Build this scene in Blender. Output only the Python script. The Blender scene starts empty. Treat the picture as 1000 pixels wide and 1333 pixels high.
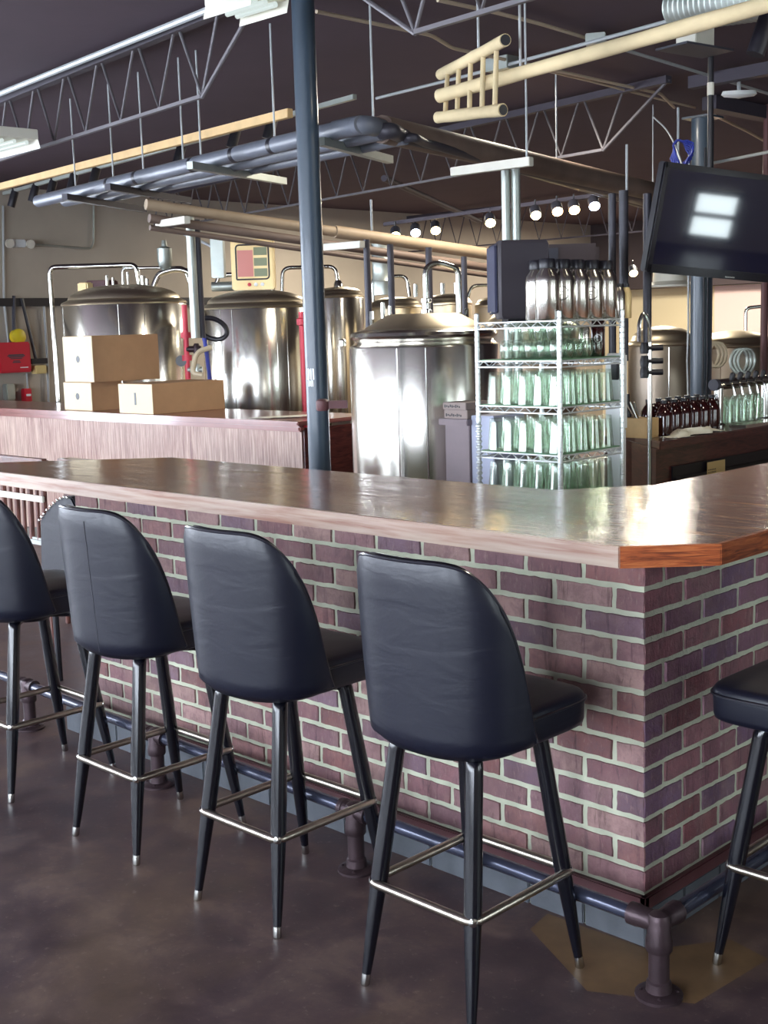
import bpy, bmesh, math, random
from mathutils import Vector, Matrix, noise
random.seed(7)
C = bpy.context.scene.collection
V = Vector
# ------------------------------------------------------------------ camera
CAM = V((1.8053, -2.7995, 1.7229)); YAW, PITCH, ROLL = .781347, -.145449, -.029666; FPX = 1621.3
_F = V((-math.sin(YAW)*math.cos(PITCH), math.cos(YAW)*math.cos(PITCH), math.sin(PITCH)))
_r = V((math.cos(YAW), math.sin(YAW), 0)); _u = _r.cross(_F)
_R = _r*math.cos(ROLL)+_u*math.sin(ROLL); _U = -_r*math.sin(ROLL)+_u*math.cos(ROLL)
def ray(px, py): return _F+_R*((px-500)/FPX)-_U*((py-666.5)/FPX)
def on(px, py, ax, v):            # where the sight line meets a real plane of the room
    d = ray(px, py); i = 'xyz'.index(ax); return CAM+d*((v-CAM[i])/d[i])
def far(px, py, t): return CAM+ray(px, py)*t
def zat(x, y, py):
    lo, hi = -1., 6.
    for _ in range(50):
        m = (lo+hi)/2; d = V((x, y, m))-CAM
        if 666.5-FPX*d.dot(_U)/d.dot(_F) > py: lo = m
        else: hi = m
    return m
cam = bpy.data.cameras.new('camera'); co = bpy.data.objects.new('camera', cam); C.objects.link(co)
M = Matrix((_R, _U, -_F)).transposed().to_4x4(); M.translation = CAM; co.matrix_world = M
cam.sensor_fit = 'HORIZONTAL'; cam.sensor_width = 36; cam.lens = FPX/1000*36; cam.clip_start = .05; cam.clip_end = 100
bpy.context.scene.camera = co
# ------------------------------------------------------------------ materials
def lin(c):
    c = [x/255 for x in c]
    return tuple((x/12.92 if x <= .04045 else ((x+.055)/1.055)**2.4) for x in c)+(1,)
class NT:
    def __init__(s, name):
        s.m = bpy.data.materials.new(name); s.m.use_nodes = True; s.t = s.m.node_tree; s.b = s.t.nodes['Principled BSDF']
        s.tc = s.t.nodes.new('ShaderNodeTexCoord')
    def n(s, ty, **k):
        x = s.t.nodes.new(ty)
        for a, b in k.items():
            if a in x.inputs.keys(): x.inputs[a].default_value = b
            else: setattr(x, a, b)
        return x
    def l(s, a, b): s.t.links.new(a, b)
    def coords(s, scale=(1, 1, 1), src='Object', rot=(0, 0, 0)):
        m = s.n('ShaderNodeMapping'); m.inputs['Scale'].default_value = scale; m.inputs['Rotation'].default_value = rot
        s.l(s.tc.outputs[src], m.inputs[0]); return m.outputs[0]
    def noise(s, vec, scale, detail=4, rough=.5, dist=0):
        x = s.n('ShaderNodeTexNoise', Scale=scale, Detail=detail, Roughness=rough, Distortion=dist); s.l(vec, x.inputs['Vector']); return x.outputs[0]
    def ramp(s, fac, stops):
        x = s.n('ShaderNodeValToRGB'); e = x.color_ramp.elements
        while len(e) < len(stops): e.new(.5)
        for el, (p, c) in zip(e, stops): el.position = p; el.color = c if len(c) == 4 else lin(c)
        s.l(fac, x.inputs[0]); return x.outputs[0]
    def bump(s, h, strength=.3, dist=.01, prev=None):
        x = s.n('ShaderNodeBump', Strength=strength, Distance=dist); s.l(h, x.inputs['Height'])
        if prev: s.l(prev, x.inputs['Normal'])
        s.l(x.outputs[0], s.b.inputs['Normal']); return x.outputs[0]
    def mixc(s, fac, a, b, mode='MIX'):
        x = s.n('ShaderNodeMix', data_type='RGBA', blend_type=mode)
        for sock, v in ((x.inputs[0], fac), (x.inputs[6], a), (x.inputs[7], b)):
            if hasattr(v, 'links') or hasattr(v, 'is_linked'): s.l(v, sock)
            else: sock.default_value = v
        return x.outputs[2]
def P(name, col, rough=.5, metal=0, coat=0, bump=0, bscale=60, var=0, spec=.5):
    t = NT(name); b = t.b; c = lin(col)
    b.inputs['Base Color'].default_value = c; b.inputs['Roughness'].default_value = rough; b.inputs['Metallic'].default_value = metal
    b.inputs['Coat Weight'].default_value = coat; b.inputs['Coat Roughness'].default_value = .1; b.inputs['Specular IOR Level'].default_value = spec
    if bump or var:
        n = t.noise(t.coords(), bscale, 5, .6)
        if bump: t.bump(n, bump, .004)
        if var:
            n2 = t.noise(t.coords(), bscale*.15, 4, .6)
            t.l(t.ramp(n2, [(.3, tuple(x*(1-var) for x in c[:3])+(1,)), (.7, tuple(min(1, x*(1+var)) for x in c[:3])+(1,))]), b.inputs['Base Color'])
    return t.m
def EM(name, col, s):
    t = NT(name); t.b.inputs['Base Color'].default_value = (0, 0, 0, 1)
    t.b.inputs['Emission Color'].default_value = lin(col); t.b.inputs['Emission Strength'].default_value = s; return t.m
def wood(name, c1, c2, rough=.4, coat=0, scale=(1, 12, 12), gs=6, bump=.1, dist=1.5):
    t = NT(name); v = t.coords(scale); n = t.noise(v, gs, 6, .6, dist)
    t.l(t.ramp(n, [(.35, c1), (.65, c2)]), t.b.inputs['Base Color']); t.b.inputs['Roughness'].default_value = rough
    t.b.inputs['Coat Weight'].default_value = coat; t.b.inputs['Coat Roughness'].default_value = .06
    t.bump(n, bump, .002); return t.m
m_vinyl = None
def mk_vinyl():
    t = NT('black_vinyl'); b = t.b; v = t.coords()
    n = t.noise(v, 90, 4, .6); w = t.noise(t.coords((1.2, 1.2, 4)), 5, 3, .5, .8)
    b.inputs['Base Color'].default_value = lin((13, 16, 31)); b.inputs['Roughness'].default_value = .42
    b.inputs['Specular IOR Level'].default_value = .42; b.inputs['Coat Weight'].default_value = .12; b.inputs['Coat Roughness'].default_value = .22
    p = t.bump(w, .22, .008); t.bump(n, .16, .0015, p)
    return t.m
m_vinyl = mk_vinyl()
m_piping = P('black_piping', (22, 22, 32), .3, coat=.4)
m_leg = P('black_enamel', (9, 10, 18), .22, coat=.25)
m_chrome = P('chrome', (205, 205, 200), .16, 1)
m_wire = P('bright_wire', (232, 236, 236), .3, .55)
m_ring = P('worn_chrome', (190, 182, 168), .28, 1, bump=.15, bscale=90, var=.15)
def mk_steel(name, col=(205, 200, 190), r=.2):
    t = NT(name); b = t.b; b.inputs['Base Color'].default_value = lin(col); b.inputs['Metallic'].default_value = 1; b.inputs['Roughness'].default_value = r
    n = t.noise(t.coords((1, 1, .02)), 22, 4, .6); t.bump(n, .12, .006); return t.m
m_steel = mk_steel('brushed_stainless', (226, 222, 212), .2); m_steel2 = mk_steel('warm_stainless', (222, 208, 182), .4)
m_steel3 = mk_steel('dull_stainless', (150, 138, 124), .42)
m_galv = P('galvanised_metal', (170, 176, 170), .42, .75, bump=.1, bscale=30, var=.15)
m_conduit = P('white_conduit', (172, 176, 178), .45, .15)
m_tanpipe = P('tan_conduit', (190, 172, 150), .5, .1)
m_greypipe = P('grey_foam_insulation', (98, 102, 112), .4, bump=.3, bscale=20, var=.2)
m_brownpipe = P('brown_insulation', (112, 94, 84), .6, bump=.3, bscale=20, var=.2)
m_yelpipe = P('cream_insulation', (158, 138, 114), .6, bump=.3, bscale=20, var=.15)
m_darkpipe = P('dark_steel_pipe', (62, 60, 68), .45, .3)
m_post = P('post_paint', (52, 66, 80), .38, coat=.2, bump=.1, bscale=40)
m_black = P('black_plastic', (24, 22, 30), .4)
m_dark = P('dark_grey_plastic', (58, 58, 68), .5)
m_joist = P('joist_steel', (104, 100, 104), .55, .25)
m_joistdark = P('joist_steel_dark', (66, 60, 70), .6, .2)
m_iron = P('brown_cast_iron', (66, 52, 56), .42, .55, bump=.35, bscale=60, var=.25)
m_rail = P('painted_steel_rail', (66, 70, 88), .24, .5, coat=.3, bump=.1, bscale=40, var=.2)
m_card = P('cardboard', (176, 140, 104), .85, bump=.1, bscale=50, var=.06)
m_cardlight = P('white_cardboard', (226, 212, 180), .85)
m_red = P('red_enamel', (190, 34, 52), .4); m_pink = P('faded_red_paint', (214, 70, 88), .5)
m_yellow = P('yellow_plastic', (214, 192, 40), .45); m_bristle = P('straw_bristle', (206, 184, 124), .9, bump=.5, bscale=90)
m_white = P('white_plastic', (226, 228, 228), .4); m_offwhite = P('off_white_paint', (214, 210, 196), .5)
m_blue = P('blue_cable', (36, 52, 150), .5); m_hosetan = P('tan_hose', (190, 176, 148), .5)
m_panel = P('control_box_enamel', (222, 196, 140), .35, .2)
m_bp = wood('rustic_pine_pole', (182, 160, 116), (224, 206, 164), .7, scale=(1, 9, 9), gs=3, bump=.4)
m_ladder = P('rough_pine', (198, 180, 142), .85, bump=1, bscale=16, var=.25)
m_pineboard = P('yellow_pine', (204, 170, 118), .6, var=.1)
m_liner = P('green_shelf_liner', (92, 142, 100), .5)
m_towel = P('white_towel', (232, 228, 208), .95, bump=.5, bscale=60)
m_redpost = P('maroon_post', (92, 52, 54), .5)
m_stoolseatdark = P('grey_blue_seat', (186, 190, 186), .5)
def glassy(name, tint, gloss=.06, dens=.92):
    t = NT(name); nt = t.t; nt.nodes.remove(t.b); out = nt.nodes['Material Output']
    tr = t.n('ShaderNodeBsdfTransparent'); tr.inputs[0].default_value = tint
    gl = t.n('ShaderNodeBsdfGlossy'); gl.inputs['Roughness'].default_value = gloss; gl.inputs[0].default_value = (.62, .68, .62, 1)
    lw = t.n('ShaderNodeLayerWeight', Blend=.35); mp = t.n('ShaderNodeMapRange'); mp.inputs[3].default_value = .1; mp.inputs[4].default_value = dens
    t.l(lw.outputs['Facing'], mp.inputs[0]); mx = t.n('ShaderNodeMixShader'); t.l(mp.outputs[0], mx.inputs[0])
    t.l(tr.outputs[0], mx.inputs[1]); t.l(gl.outputs[0], mx.inputs[2]); t.l(mx.outputs[0], out.inputs[0]); return t.m
m_glass = glassy('clear_glass', (.95, .98, .95, 1), .18, .55); m_pane = glassy('window_glass', (.9, .92, .9, 1), .03, .8)
m_amber = P('amber_glass', (48, 14, 14), .12, coat=.6)
# concrete floor
def mk_floor():
    t = NT('polished_concrete'); b = t.b; v = t.coords()
    n1 = t.noise(v, .9, 6, .6, .4); n2 = t.noise(v, 4.5, 6, .65, .3); n3 = t.noise(v, 45, 4, .7)
    c = t.ramp(n1, [(.36, (54, 41, 48)), (.5, (78, 60, 61)), (.64, (112, 90, 70))])
    c = t.mixc(.5, c, t.ramp(n2, [(.38, (46, 36, 43)), (.52, (80, 64, 64)), (.66, (118, 98, 88))]))
    # scattered pale flecks and scuffs in the slab
    c = t.mixc(t.ramp(n3, [(.6, (0, 0, 0)), (.72, (150, 150, 150))]), c, lin((142, 126, 118)))
    t.l(c, b.inputs['Base Color']); r = t.ramp(n2, [(.3, (150, 150, 150)), (.7, (190, 190, 190))])
    t.l(r, b.inputs['Roughness']); b.inputs['Specular IOR Level'].default_value = .4
    t.bump(n3, .12, .003); return t.m
m_floor = mk_floor()
m_stain = P('ochre_floor_stain', (104, 80, 54), .5, bump=.1, bscale=30, var=.3)
m_ceil = P('dark_painted_deck', (72, 55, 67), .85, bump=.2, bscale=8, var=.12)
m_wall = P('warm_grey_wall', (170, 160, 146), .8, bump=.08, bscale=12, var=.05)
m_wallcream = P('cream_wall', (226, 212, 178), .8, bump=.06, bscale=12)
m_wallpink = P('pink_white_wall', (232, 205, 200), .8)
m_walldark = P('dark_wall', (70, 60, 62), .8)
m_bin = P('window_frame_paint', (60, 58, 62), .5)
# bricks
def mk_brick():
    t = NT('painted_brick'); b = t.b; at = t.n('ShaderNodeVertexColor', layer_name='tone')
    n = t.noise(t.coords(), 16, 6, .7, .3); n2 = t.noise(t.coords((1, 1, .35)), 70, 4, .7)
    c = t.mixc(t.ramp(n, [(.42, (0, 0, 0)), (.6, (200, 200, 200))]), at.outputs[0], lin((104, 76, 80)))
    c = t.mixc(t.ramp(n2, [(.56, (0, 0, 0)), (.68, (140, 140, 140))]), c, lin((168, 142, 134)))
    n3 = t.noise(t.coords((38, 38, 5)), 1, 5, .7, .6); n4 = t.noise(t.coords(), 5, 3, .6)
    c = t.mixc(t.ramp(n3, [(.57, (0, 0, 0)), (.64, (185, 185, 185))]), c, lin((62, 40, 48)))
    c = t.mixc(t.ramp(n4, [(.5, (0, 0, 0)), (.64, (120, 120, 120))]), c, lin((168, 138, 128)))
    t.l(c, b.inputs['Base Color']); b.inputs['Roughness'].default_value = .72
    p = t.bump(n, .6, .01); t.bump(n2, .7, .004, p); return t.m
m_brick = mk_brick()
m_mortar = P('pale_mortar', (178, 182, 160), .85, bump=1, bscale=55, var=.1)
m_baseblock = P('grey_base_block', (76, 80, 86), .6, bump=.4, bscale=30, var=.25)
m_ledge = P('dark_red_ledge', (84, 46, 50), .5, bump=.3, bscale=30, var=.2)
# bar wood
def mk_bartop():
    t = NT('glossy_bar_top'); b = t.b
    n = t.noise(t.coords((1.2, 14, 6)), 4, 7, .65, 1.2); n2 = t.noise(t.coords((.8, 2.6, 1)), 2.2, 4, .55, .6)
    c = t.ramp(n, [(.36, (132, 84, 72)), (.5, (178, 130, 108)), (.64, (212, 172, 138))])
    br = t.n('ShaderNodeTexBrick', Scale=1, **{'Mortar Size': .006}); br.offset = .5
    br.inputs['Color1'].default_value = (1, 1, 1, 1); br.inputs['Color2'].default_value = (.82, .8, .8, 1); br.inputs['Mortar'].default_value = (.35, .3, .3, 1)
    br.inputs['Brick Width'].default_value = 1.1; br.inputs['Row Height'].default_value = .14
    t.l(t.coords(), br.inputs['Vector']); c = t.mixc(.8, c, br.outputs[0], 'MULTIPLY')
    t.l(c, b.inputs['Base Color']); b.inputs['Roughness'].default_value = .25; b.inputs['Specular IOR Level'].default_value = .6
    b.inputs['Coat Weight'].default_value = .75; b.inputs['Coat Roughness'].default_value = .09; b.inputs['Coat IOR'].default_value = 1.55
    p = t.bump(n2, .32, .012); q = t.bump(n, .15, .003, p); t.l(q, b.inputs['Coat Normal']); return t.m
m_bartop = mk_bartop()
def oak(name, c1, c2, c3, coat, sc=(2.0, 2.0, 26), ds=1.6):
    t = NT(name); b = t.b; n = t.noise(t.coords(sc), 3, 5, .6, ds)
    t.l(t.ramp(n, [(.34, c1), (.5, c2), (.66, c3)]), b.inputs['Base Color']); b.inputs['Roughness'].default_value = .38
    b.inputs['Coat Weight'].default_value = coat; b.inputs['Coat Roughness'].default_value = .15; t.bump(n, .2, .003); return t.m
m_oak = oak('orange_oak_edge', (104, 46, 22), (162, 82, 42), (192, 112, 62), .4)
m_oakglare = oak('glare_oak_edge', (150, 108, 92), (176, 150, 134), (186, 166, 150), .4, (.7, .7, 14), .4)  # window glare on the left edge is put into this paler oak colour
m_mahog = wood('dark_mahogany', (50, 24, 26), (92, 48, 44), .32, coat=.4, scale=(1.5, 1.5, 10), gs=4)
def mk_beadboard():
    t = NT('combed_plywood'); b = t.b; n = t.noise(t.coords((16, 16, .5)), 7, 5, .7, .4); n2 = t.noise(t.coords((.9, 1, .6)), 1.6, 3)
    c = t.ramp(n, [(.36, (96, 52, 54)), (.5, (156, 120, 110)), (.62, (192, 166, 150))])
    c = t.mixc(t.ramp(n2, [(.35, (30, 30, 30)), (.65, (150, 150, 150))]), c, lin((206, 186, 170)))
    t.l(c, b.inputs['Base Color']); b.inputs['Roughness'].default_value = .5; t.bump(n, .4, .005); return t.m
m_bead = mk_beadboard()
m_counter = P('cherry_trim', (138, 86, 80), .3, coat=.5, var=.12, bscale=40)
# ------------------------------------------------------------------ mesh builder
class MB:
    def __init__(s): s.v = []; s.f = []; s.col = None; s.fc = []
    def add(s, vs, fs, col=None):
        o = len(s.v); s.v += [V(x) for x in vs]; s.f += [tuple(i+o for i in f) for f in fs]; s.fc += [col]*len(fs); return s
    def box(s, a, b, col=None):
        (x0, y0, z0), (x1, y1, z1) = [min(p, q) for p, q in zip(a, b)], [max(p, q) for p, q in zip(a, b)]
        return s.add([(x0, y0, z0), (x1, y0, z0), (x1, y1, z0), (x0, y1, z0), (x0, y0, z1), (x1, y0, z1), (x1, y1, z1), (x0, y1, z1)],
                     [(3, 2, 1, 0), (4, 5, 6, 7), (0, 1, 5, 4), (1, 2, 6, 5), (2, 3, 7, 6), (3, 0, 4, 7)], col)
    def obox(s, c, ax, ay, az):       # centre and three half-axis vectors
        c = V(c); ax, ay, az = V(ax), V(ay), V(az); P_ = []
        for k in (-1, 1):
            for i, j in ((-1, -1), (1, -1), (1, 1), (-1, 1)): P_.append(c+ax*i+ay*j+az*k)
        return s.add(P_, [(3, 2, 1, 0), (4, 5, 6, 7), (0, 1, 5, 4), (1, 2, 6, 5), (2, 3, 7, 6), (3, 0, 4, 7)])
    def beam(s, p, q, w, h, up=(0, 0, 1)):
        p, q = V(p), V(q); d = (q-p).normalized(); side = d.cross(V(up)).normalized(); u = side.cross(d)
        return s.obox((p+q)/2, (q-p)/2, side*w/2, u*h/2)
    def tube(s, pts, r, seg=10, close=False):
        pts = [V(p) for p in pts]; n = len(pts); rs = r if isinstance(r, (list, tuple)) else [r]*n
        up = None; rings = []
        for i, p in enumerate(pts):
            a = pts[i-1] if (i > 0 or close) else pts[i]; b = pts[(i+1) % n] if (i < n-1 or close) else pts[i]
            t = (b-a).normalized()
            if up is None:
                up = V((0, 0, 1)) if abs(t.z) < .9 else V((1, 0, 0))
            up = (up-t*up.dot(t)).normalized(); sd = t.cross(up)
            rings.append([p+(up*math.cos(2*math.pi*k/seg)+sd*math.sin(2*math.pi*k/seg))*rs[i] for k in range(seg)])
        vs = [v for rg in rings for v in rg]; fs = []
        for i in range(n if close else n-1):
            j = (i+1) % n
            for k in range(seg): fs.append((i*seg+k, j*seg+k, j*seg+(k+1) % seg, i*seg+(k+1) % seg))
        if not close: fs += [tuple(range(seg)), tuple(reversed(range((n-1)*seg, n*seg)))]
        return s.add(vs, fs)
    def lathe(s, o, prof, seg=24, ax=(0, 0, 1)):
        o = V(o); ax = V(ax).normalized(); u = V((1, 0, 0)) if abs(ax.x) < .9 else V((0, 1, 0)); u = (u-ax*u.dot(ax)).normalized(); w = ax.cross(u)
        vs = []; fs = []
        for r, z in prof:
            for k in range(seg):
                a = 2*math.pi*k/seg; vs.append(o+ax*z+(u*math.cos(a)+w*math.sin(a))*max(r, 1e-4))
        for i in range(len(prof)-1):
            for k in range(seg): fs.append((i*seg+k, i*seg+(k+1) % seg, (i+1)*seg+(k+1) % seg, (i+1)*seg+k))
        if prof[0][0] > 1e-3: fs.append(tuple(reversed(range(seg))))
        if prof[-1][0] > 1e-3: fs.append(tuple(range((len(prof)-1)*seg, len(prof)*seg)))
        return s.add(vs, fs)
    def loft(s, rings):              # rings: lists of equal length, closed
        k = len(rings[0]); vs = [v for r in rings for v in r]; fs = []
        for i in range(len(rings)-1):
            for j in range(k): fs.append((i*k+j, i*k+(j+1) % k, (i+1)*k+(j+1) % k, (i+1)*k+j))
        fs += [tuple(reversed(range(k))), tuple(range((len(rings)-1)*k, len(rings)*k))]
        return s.add(vs, fs)
    def build(s, name, mat, parent=None, bevel=0, smooth=True, local=False, seg=2, ang=38):
        me = bpy.data.meshes.new(name); o = bpy.data.objects.new(name, me); C.objects.link(o)
        if parent is None and not local:
            mn = [min(v[i] for v in s.v) for i in range(3)]; mx = [max(v[i] for v in s.v) for i in range(3)]
            org = V(((mn[0]+mx[0])/2, (mn[1]+mx[1])/2, mn[2])); o.location = org
        elif parent is not None and not local:
            org = V((0, 0, 0)); q = parent
            while q: org += q.location; q = q.parent
            o.parent = parent
        else:
            org = V((0, 0, 0)); o.parent = parent
        me.from_pydata([v-org for v in s.v], [], s.f)
        if any(c for c in s.fc):
            ca = me.color_attributes.new('tone', 'FLOAT_COLOR', 'CORNER')
            for p, c in zip(me.polygons, s.fc):
                for li in p.loop_indices: ca.data[li].color = c or (.5, .5, .5, 1)
        bm = bmesh.new(); bm.from_mesh(me)
        bmesh.ops.recalc_face_normals(bm, faces=bm.faces)
        if bevel:
            es = [e for e in bm.edges if len(e.link_faces) == 2 and e.calc_face_angle(0) > .6]
            bmesh.ops.bevel(bm, geom=es, offset=bevel, segments=seg, affect='EDGES', clamp_overlap=True)
        bm.to_mesh(me); bm.free()
        me.materials.append(mat)
        if smooth:
            me.shade_smooth(); me.set_sharp_from_angle(angle=math.radians(ang))
        return o
def fillet(pts, r, n=5):
    pts = [V(p) for p in pts]; out = [pts[0]]
    for a, b, c in zip(pts, pts[1:], pts[2:]):
        u = (a-b).normalized(); w = (c-b).normalized(); d = min(r, (a-b).length*.45, (c-b).length*.45); p, q = b+u*d, b+w*d
        for i in range(n+1):
            t = i/n; out.append(p*(1-t)**2+b*2*t*(1-t)+q*t*t)
    out.append(pts[-1]); return out
def thing(name, label, cat, loc=(0, 0, 0), rz=0, group=None):
    o = bpy.data.objects.new(name, None); C.objects.link(o); o.location = loc; o.rotation_euler = (0, 0, rz); o.empty_display_size = .1
    return tag(o, label, cat, group)
def tag(o, label=None, cat=None, group=None, kind=None):
    if label: o['label'] = label
    if cat: o['category'] = cat
    if group: o['group'] = group
    if kind: o['kind'] = kind
    return o
def struct(name, mb, mat, **k): return tag(mb.build(name, mat, **k), kind='structure')
def kids(o): return [c for c in bpy.data.objects if c.parent == o]
def dup(o, parent=None):
    c = o.copy(); C.objects.link(c); c.parent = parent
    for ch in kids(o): dup(ch, c)
    return c
# ------------------------------------------------------------------ room shell
X0, X1, Y0, Y1, H = -11.2, 6.2, -6.5, 16.0, 3.42
struct('floor', MB().box((X0-.2, Y0-.2, -.15), (X1+.2, Y1+.2, 0)), m_floor, smooth=False)
struct('ceiling', MB().box((X0-.2, Y0-.2, H), (X1+.2, Y1+.2, H+.2)), m_ceil, smooth=False)
struct('wall_left', MB().box((X0-.2, Y0, 0), (X0, Y1, H)), m_wall, smooth=False)
struct('wall_right', MB().box((X1, Y0, 0), (X1+.2, Y1, H)), m_wall, smooth=False)
struct('wall_front', MB().box((X0, Y0-.2, 0), (X1, Y0, H)), m_wall, smooth=False)
struct('wall_back', MB().box((X0, Y1, 0), (X1, Y1+.2, 2.25)).box((X0, Y1, 2.25), (X1, Y1+.2, 2.3)), m_wallcream, smooth=False)
struct('trim_1', MB().box((X0, Y1-.35, 2.28), (X1, Y1+.2, H)), m_walldark, smooth=False)
struct('wall_partition', MB().box((on(930, 400, 'y', 15.9).x, 15.9, 0), (X1, 15.98, 2.27)), m_wallpink, smooth=False)
struct('trim_2', MB().box((X0, 2.5, zat(X0, 5.5, 398)), (X0+.06, 8.0, zat(X0, 5.5, 388))), m_black, smooth=False)
# daylight windows in the wall behind the photographer and in the right wall
m_sky = EM('daylight_sky', (226, 236, 250), 17)
win_n = 0
def window(axis, c, w, z0, z1, mat=None, cols=2, rows=2):
    global win_n; win_n += 1
    f = MB(); p = MB(); t = .05
    def bx(m, a0, a1, za, zb, d0, d1):
        if axis == 'y': m.box((a0, Y0+d0, za), (a1, Y0+d1, zb))
        elif axis == 'l': m.box((X0+d0, a0, za), (X0+d1, a1, zb))
        else: m.box((X1-d1, a0, za), (X1-d0, a1, zb))
    bx(p, c-w/2, c+w/2, z0, z1, .005, .02)
    for i in range(cols+1): x = c-w/2+w*i/cols; bx(f, x-t/2, x+t/2, z0-t/2, z1+t/2, .02, .08)
    for i in range(rows+1): z = z0+(z1-z0)*i/rows; bx(f, c-w/2-t/2, c+w/2+t/2, z-t/2, z+t/2, .02, .078)
    a = struct('window_%d' % win_n, f, m_bin, smooth=False); b = p.build('pane', mat or m_sky, smooth=False, parent=a); return a
for c, w in ((-8.6, 1.5), (-6.3, 1.5), (-4.0, 1.5), (-1.7, 1.5), (.6, 1.5), (2.9, 1.5)): window('y', c, w, .7, 2.75)
m_sky2 = EM('daylight_sky_dim', (222, 236, 240), 6)
window('l', -4.6, 1.6, .6, 2.8); window('l', -2.2, 1.6, .6, 2.8); window('l', .2, 1.6, .6, 2.8)
window('x', 6.52, .56, .12, .68, m_sky2, 1, 2); window('x', .6, 1.6, .8, 2.7, m_sky2); window('x', 4.0, 1.6, .8, 2.7, m_sky2)  # the small low window is added only for its reflection in the television
# ------------------------------------------------------------------ brick bar
ZK = 1.0144; CO = .0719; BM = .2032
bar = thing('brick_bar', 'L-shaped brick bar base with pale mortar joints and a grey block foot course', 'bar', (0, 0, 0))
LX, RY = -2.82, 6.2
_o = [(LX, .004), (-.004, .004), (-.004, RY), (-.30, RY), (-.30, .30), (LX, .30)]
MB().add([(x, y, z) for z in (0, 1.083) for x, y in _o], [tuple(reversed(range(6))), tuple(range(6, 12))]+[(i, (i+1) % 6, 6+(i+1) % 6, 6+i) for i in range(6)]).build('mortar', m_mortar, bar, smooth=False)
palette = [(132, 98, 100), (126, 88, 92), (142, 106, 104), (120, 88, 94), (148, 118, 112), (118, 78, 76), (108, 84, 96), (136, 96, 94), (152, 120, 116)]
bk = MB()
def brick(face, a0, a1, z0, z1, tone=None):
    a0 += .0078; a1 -= .0078; z0 += .0078; z1 -= .0078
    nu = max(3, int((a1-a0)/.02)); col = lin(tone or random.choice(palette)); k = random.uniform(.8, 1.22); col = (col[0]*k, col[1]*k, col[2]*k, 1)
    prt = random.uniform(.003, .007); j = .0017
    bot = [(a0+(a1-a0)*i/nu, z0) for i in range(nu+1)]; rt = [(a1, z0+(z1-z0)*i/3) for i in range(1, 4)]
    top = [(a1-(a1-a0)*i/nu, z1) for i in range(1, nu+1)]; lf = [(a0, z1-(z1-z0)*i/3) for i in range(1, 3)]
    loop = [(x+random.uniform(-j, j), z+random.uniform(-j, j)) for x, z in bot+rt+top+lf]
    cx, cz = (a0+a1)/2, (z0+z1)/2
    def p(x, z, d): return (x, -d+.004, z) if face == 'L' else (d-.004, x, z)
    n = len(loop); o1 = [p(x, z, 0) for x, z in loop]; o2 = [p(cx+(x-cx)*(1-.002/(a1-a0)*2), cz+(z-cz)*.955, prt) for x, z in loop]
    bk.add(o1+o2, [(i, (i+1) % n, n+(i+1) % n, n+i) for i in range(n)]+[tuple(range(n, 2*n))], col)
for face in 'LR':
    L = -LX if face == 'L' else RY
    sg = -1 if face == 'L' else 1
    for k in range(-1, 12):
        z1 = ZK-k*CO; z0 = z1-CO; par = (k % 2 == 1)
        # corner brick shows its end on one face and its side on the other
        first = BM-.004 if (par if face == 'L' else not par) else BM/2-.004
        e = [0, first]
        while e[-1] < L: e.append(min(e[-1]+BM, L))
        for a, b in zip(e, e[1:]):
            if b-a < .03: continue
            aa, bb = (-b, -a) if face == 'L' else (a, b)
            if a == 0:   # reach right to the corner
                if face == 'L': bb = .0078
                else: aa = -.0078
            t = None
            if face == 'R': t = random.choice([(110, 76, 92), (122, 80, 90), (104, 78, 100), (118, 70, 74), (130, 86, 92)])
            brick(face, aa, bb, z0, z1, t)
bk.build('brick_facing', m_brick, bar, smooth=False)
MB().box((LX, -.012, .108), (.012, .01, .148)).box((-.01, -.012, .108), (.012, RY, .148)).build('ledge', m_ledge, bar, bevel=.004)
bb = MB(); x = 0
while x < -LX: bb.box((-x-.197, -.006, 0), (-x-.003 if x else .006, .01, .106)); x += .2
y = 0
while y < RY: bb.box((-.01, y+.003, 0), (.006, y+.197, .106)); y += .2
bb.build('foot_course', m_baseblock, bar, bevel=.003)
# bar counter: top slab with chamfered corner, edging pieces
OV, OVR, T0, T1 = -.087, .168, 1.083, 1.14
bt = thing('bar_counter', 'glossy red-brown plank bar top with chamfered orange oak corner edge', 'counter', (-.8, .3, 1.083))
outl = [(-3.95, OV+.03), (-.018, OV+.02), (OVR-.02, .106), (OVR-.02, 6.3), (-.60, 6.3), (-.64, 1.05), (-.86, .755), (-3.16, .755), (-3.9, .02)]
mb = MB(); n = len(outl); mb.add([(x, y, T0+.002) for x, y in outl]+[(x, y, T1) for x, y in outl], [tuple(reversed(range(n))), tuple(range(n, 2*n))]+[(i, (i+1) % n, n+(i+1) % n, n+i) for i in range(n)])
mb.build('top_slab', m_bartop, bt, bevel=.002, smooth=False)
def edge(p, q, mat, inset=.02):
    p, q = V(p+(0,)), V(q+(0,)); d = (q-p).normalized(); nn = V((d.y, -d.x, 0)); a, b = p, q
    c, e = q-nn*inset, p-nn*inset
    w = MB(); w.add([v+V((0, 0, z)) for z in (T0, T1+.0015) for v in (a, b, c, e)], [(3, 2, 1, 0), (4, 5, 6, 7), (0, 1, 5, 4), (1, 2, 6, 5), (2, 3, 7, 6), (3, 0, 4, 7)])
    return w.build('edge_strip', mat, bt, bevel=.003, smooth=False)
A, B_ = (-.022, OV), (OVR, .103)
tag(edge((-3.95, OV+.02), A, m_oakglare), 'oak edge strip with window glare in its pale pinkish colour')
tag(edge(A, B_, m_oak), 'bright orange oak corner strip'); tag(edge(B_, (OVR, 6.3), m_oak), 'deep orange oak edge strip')
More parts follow.
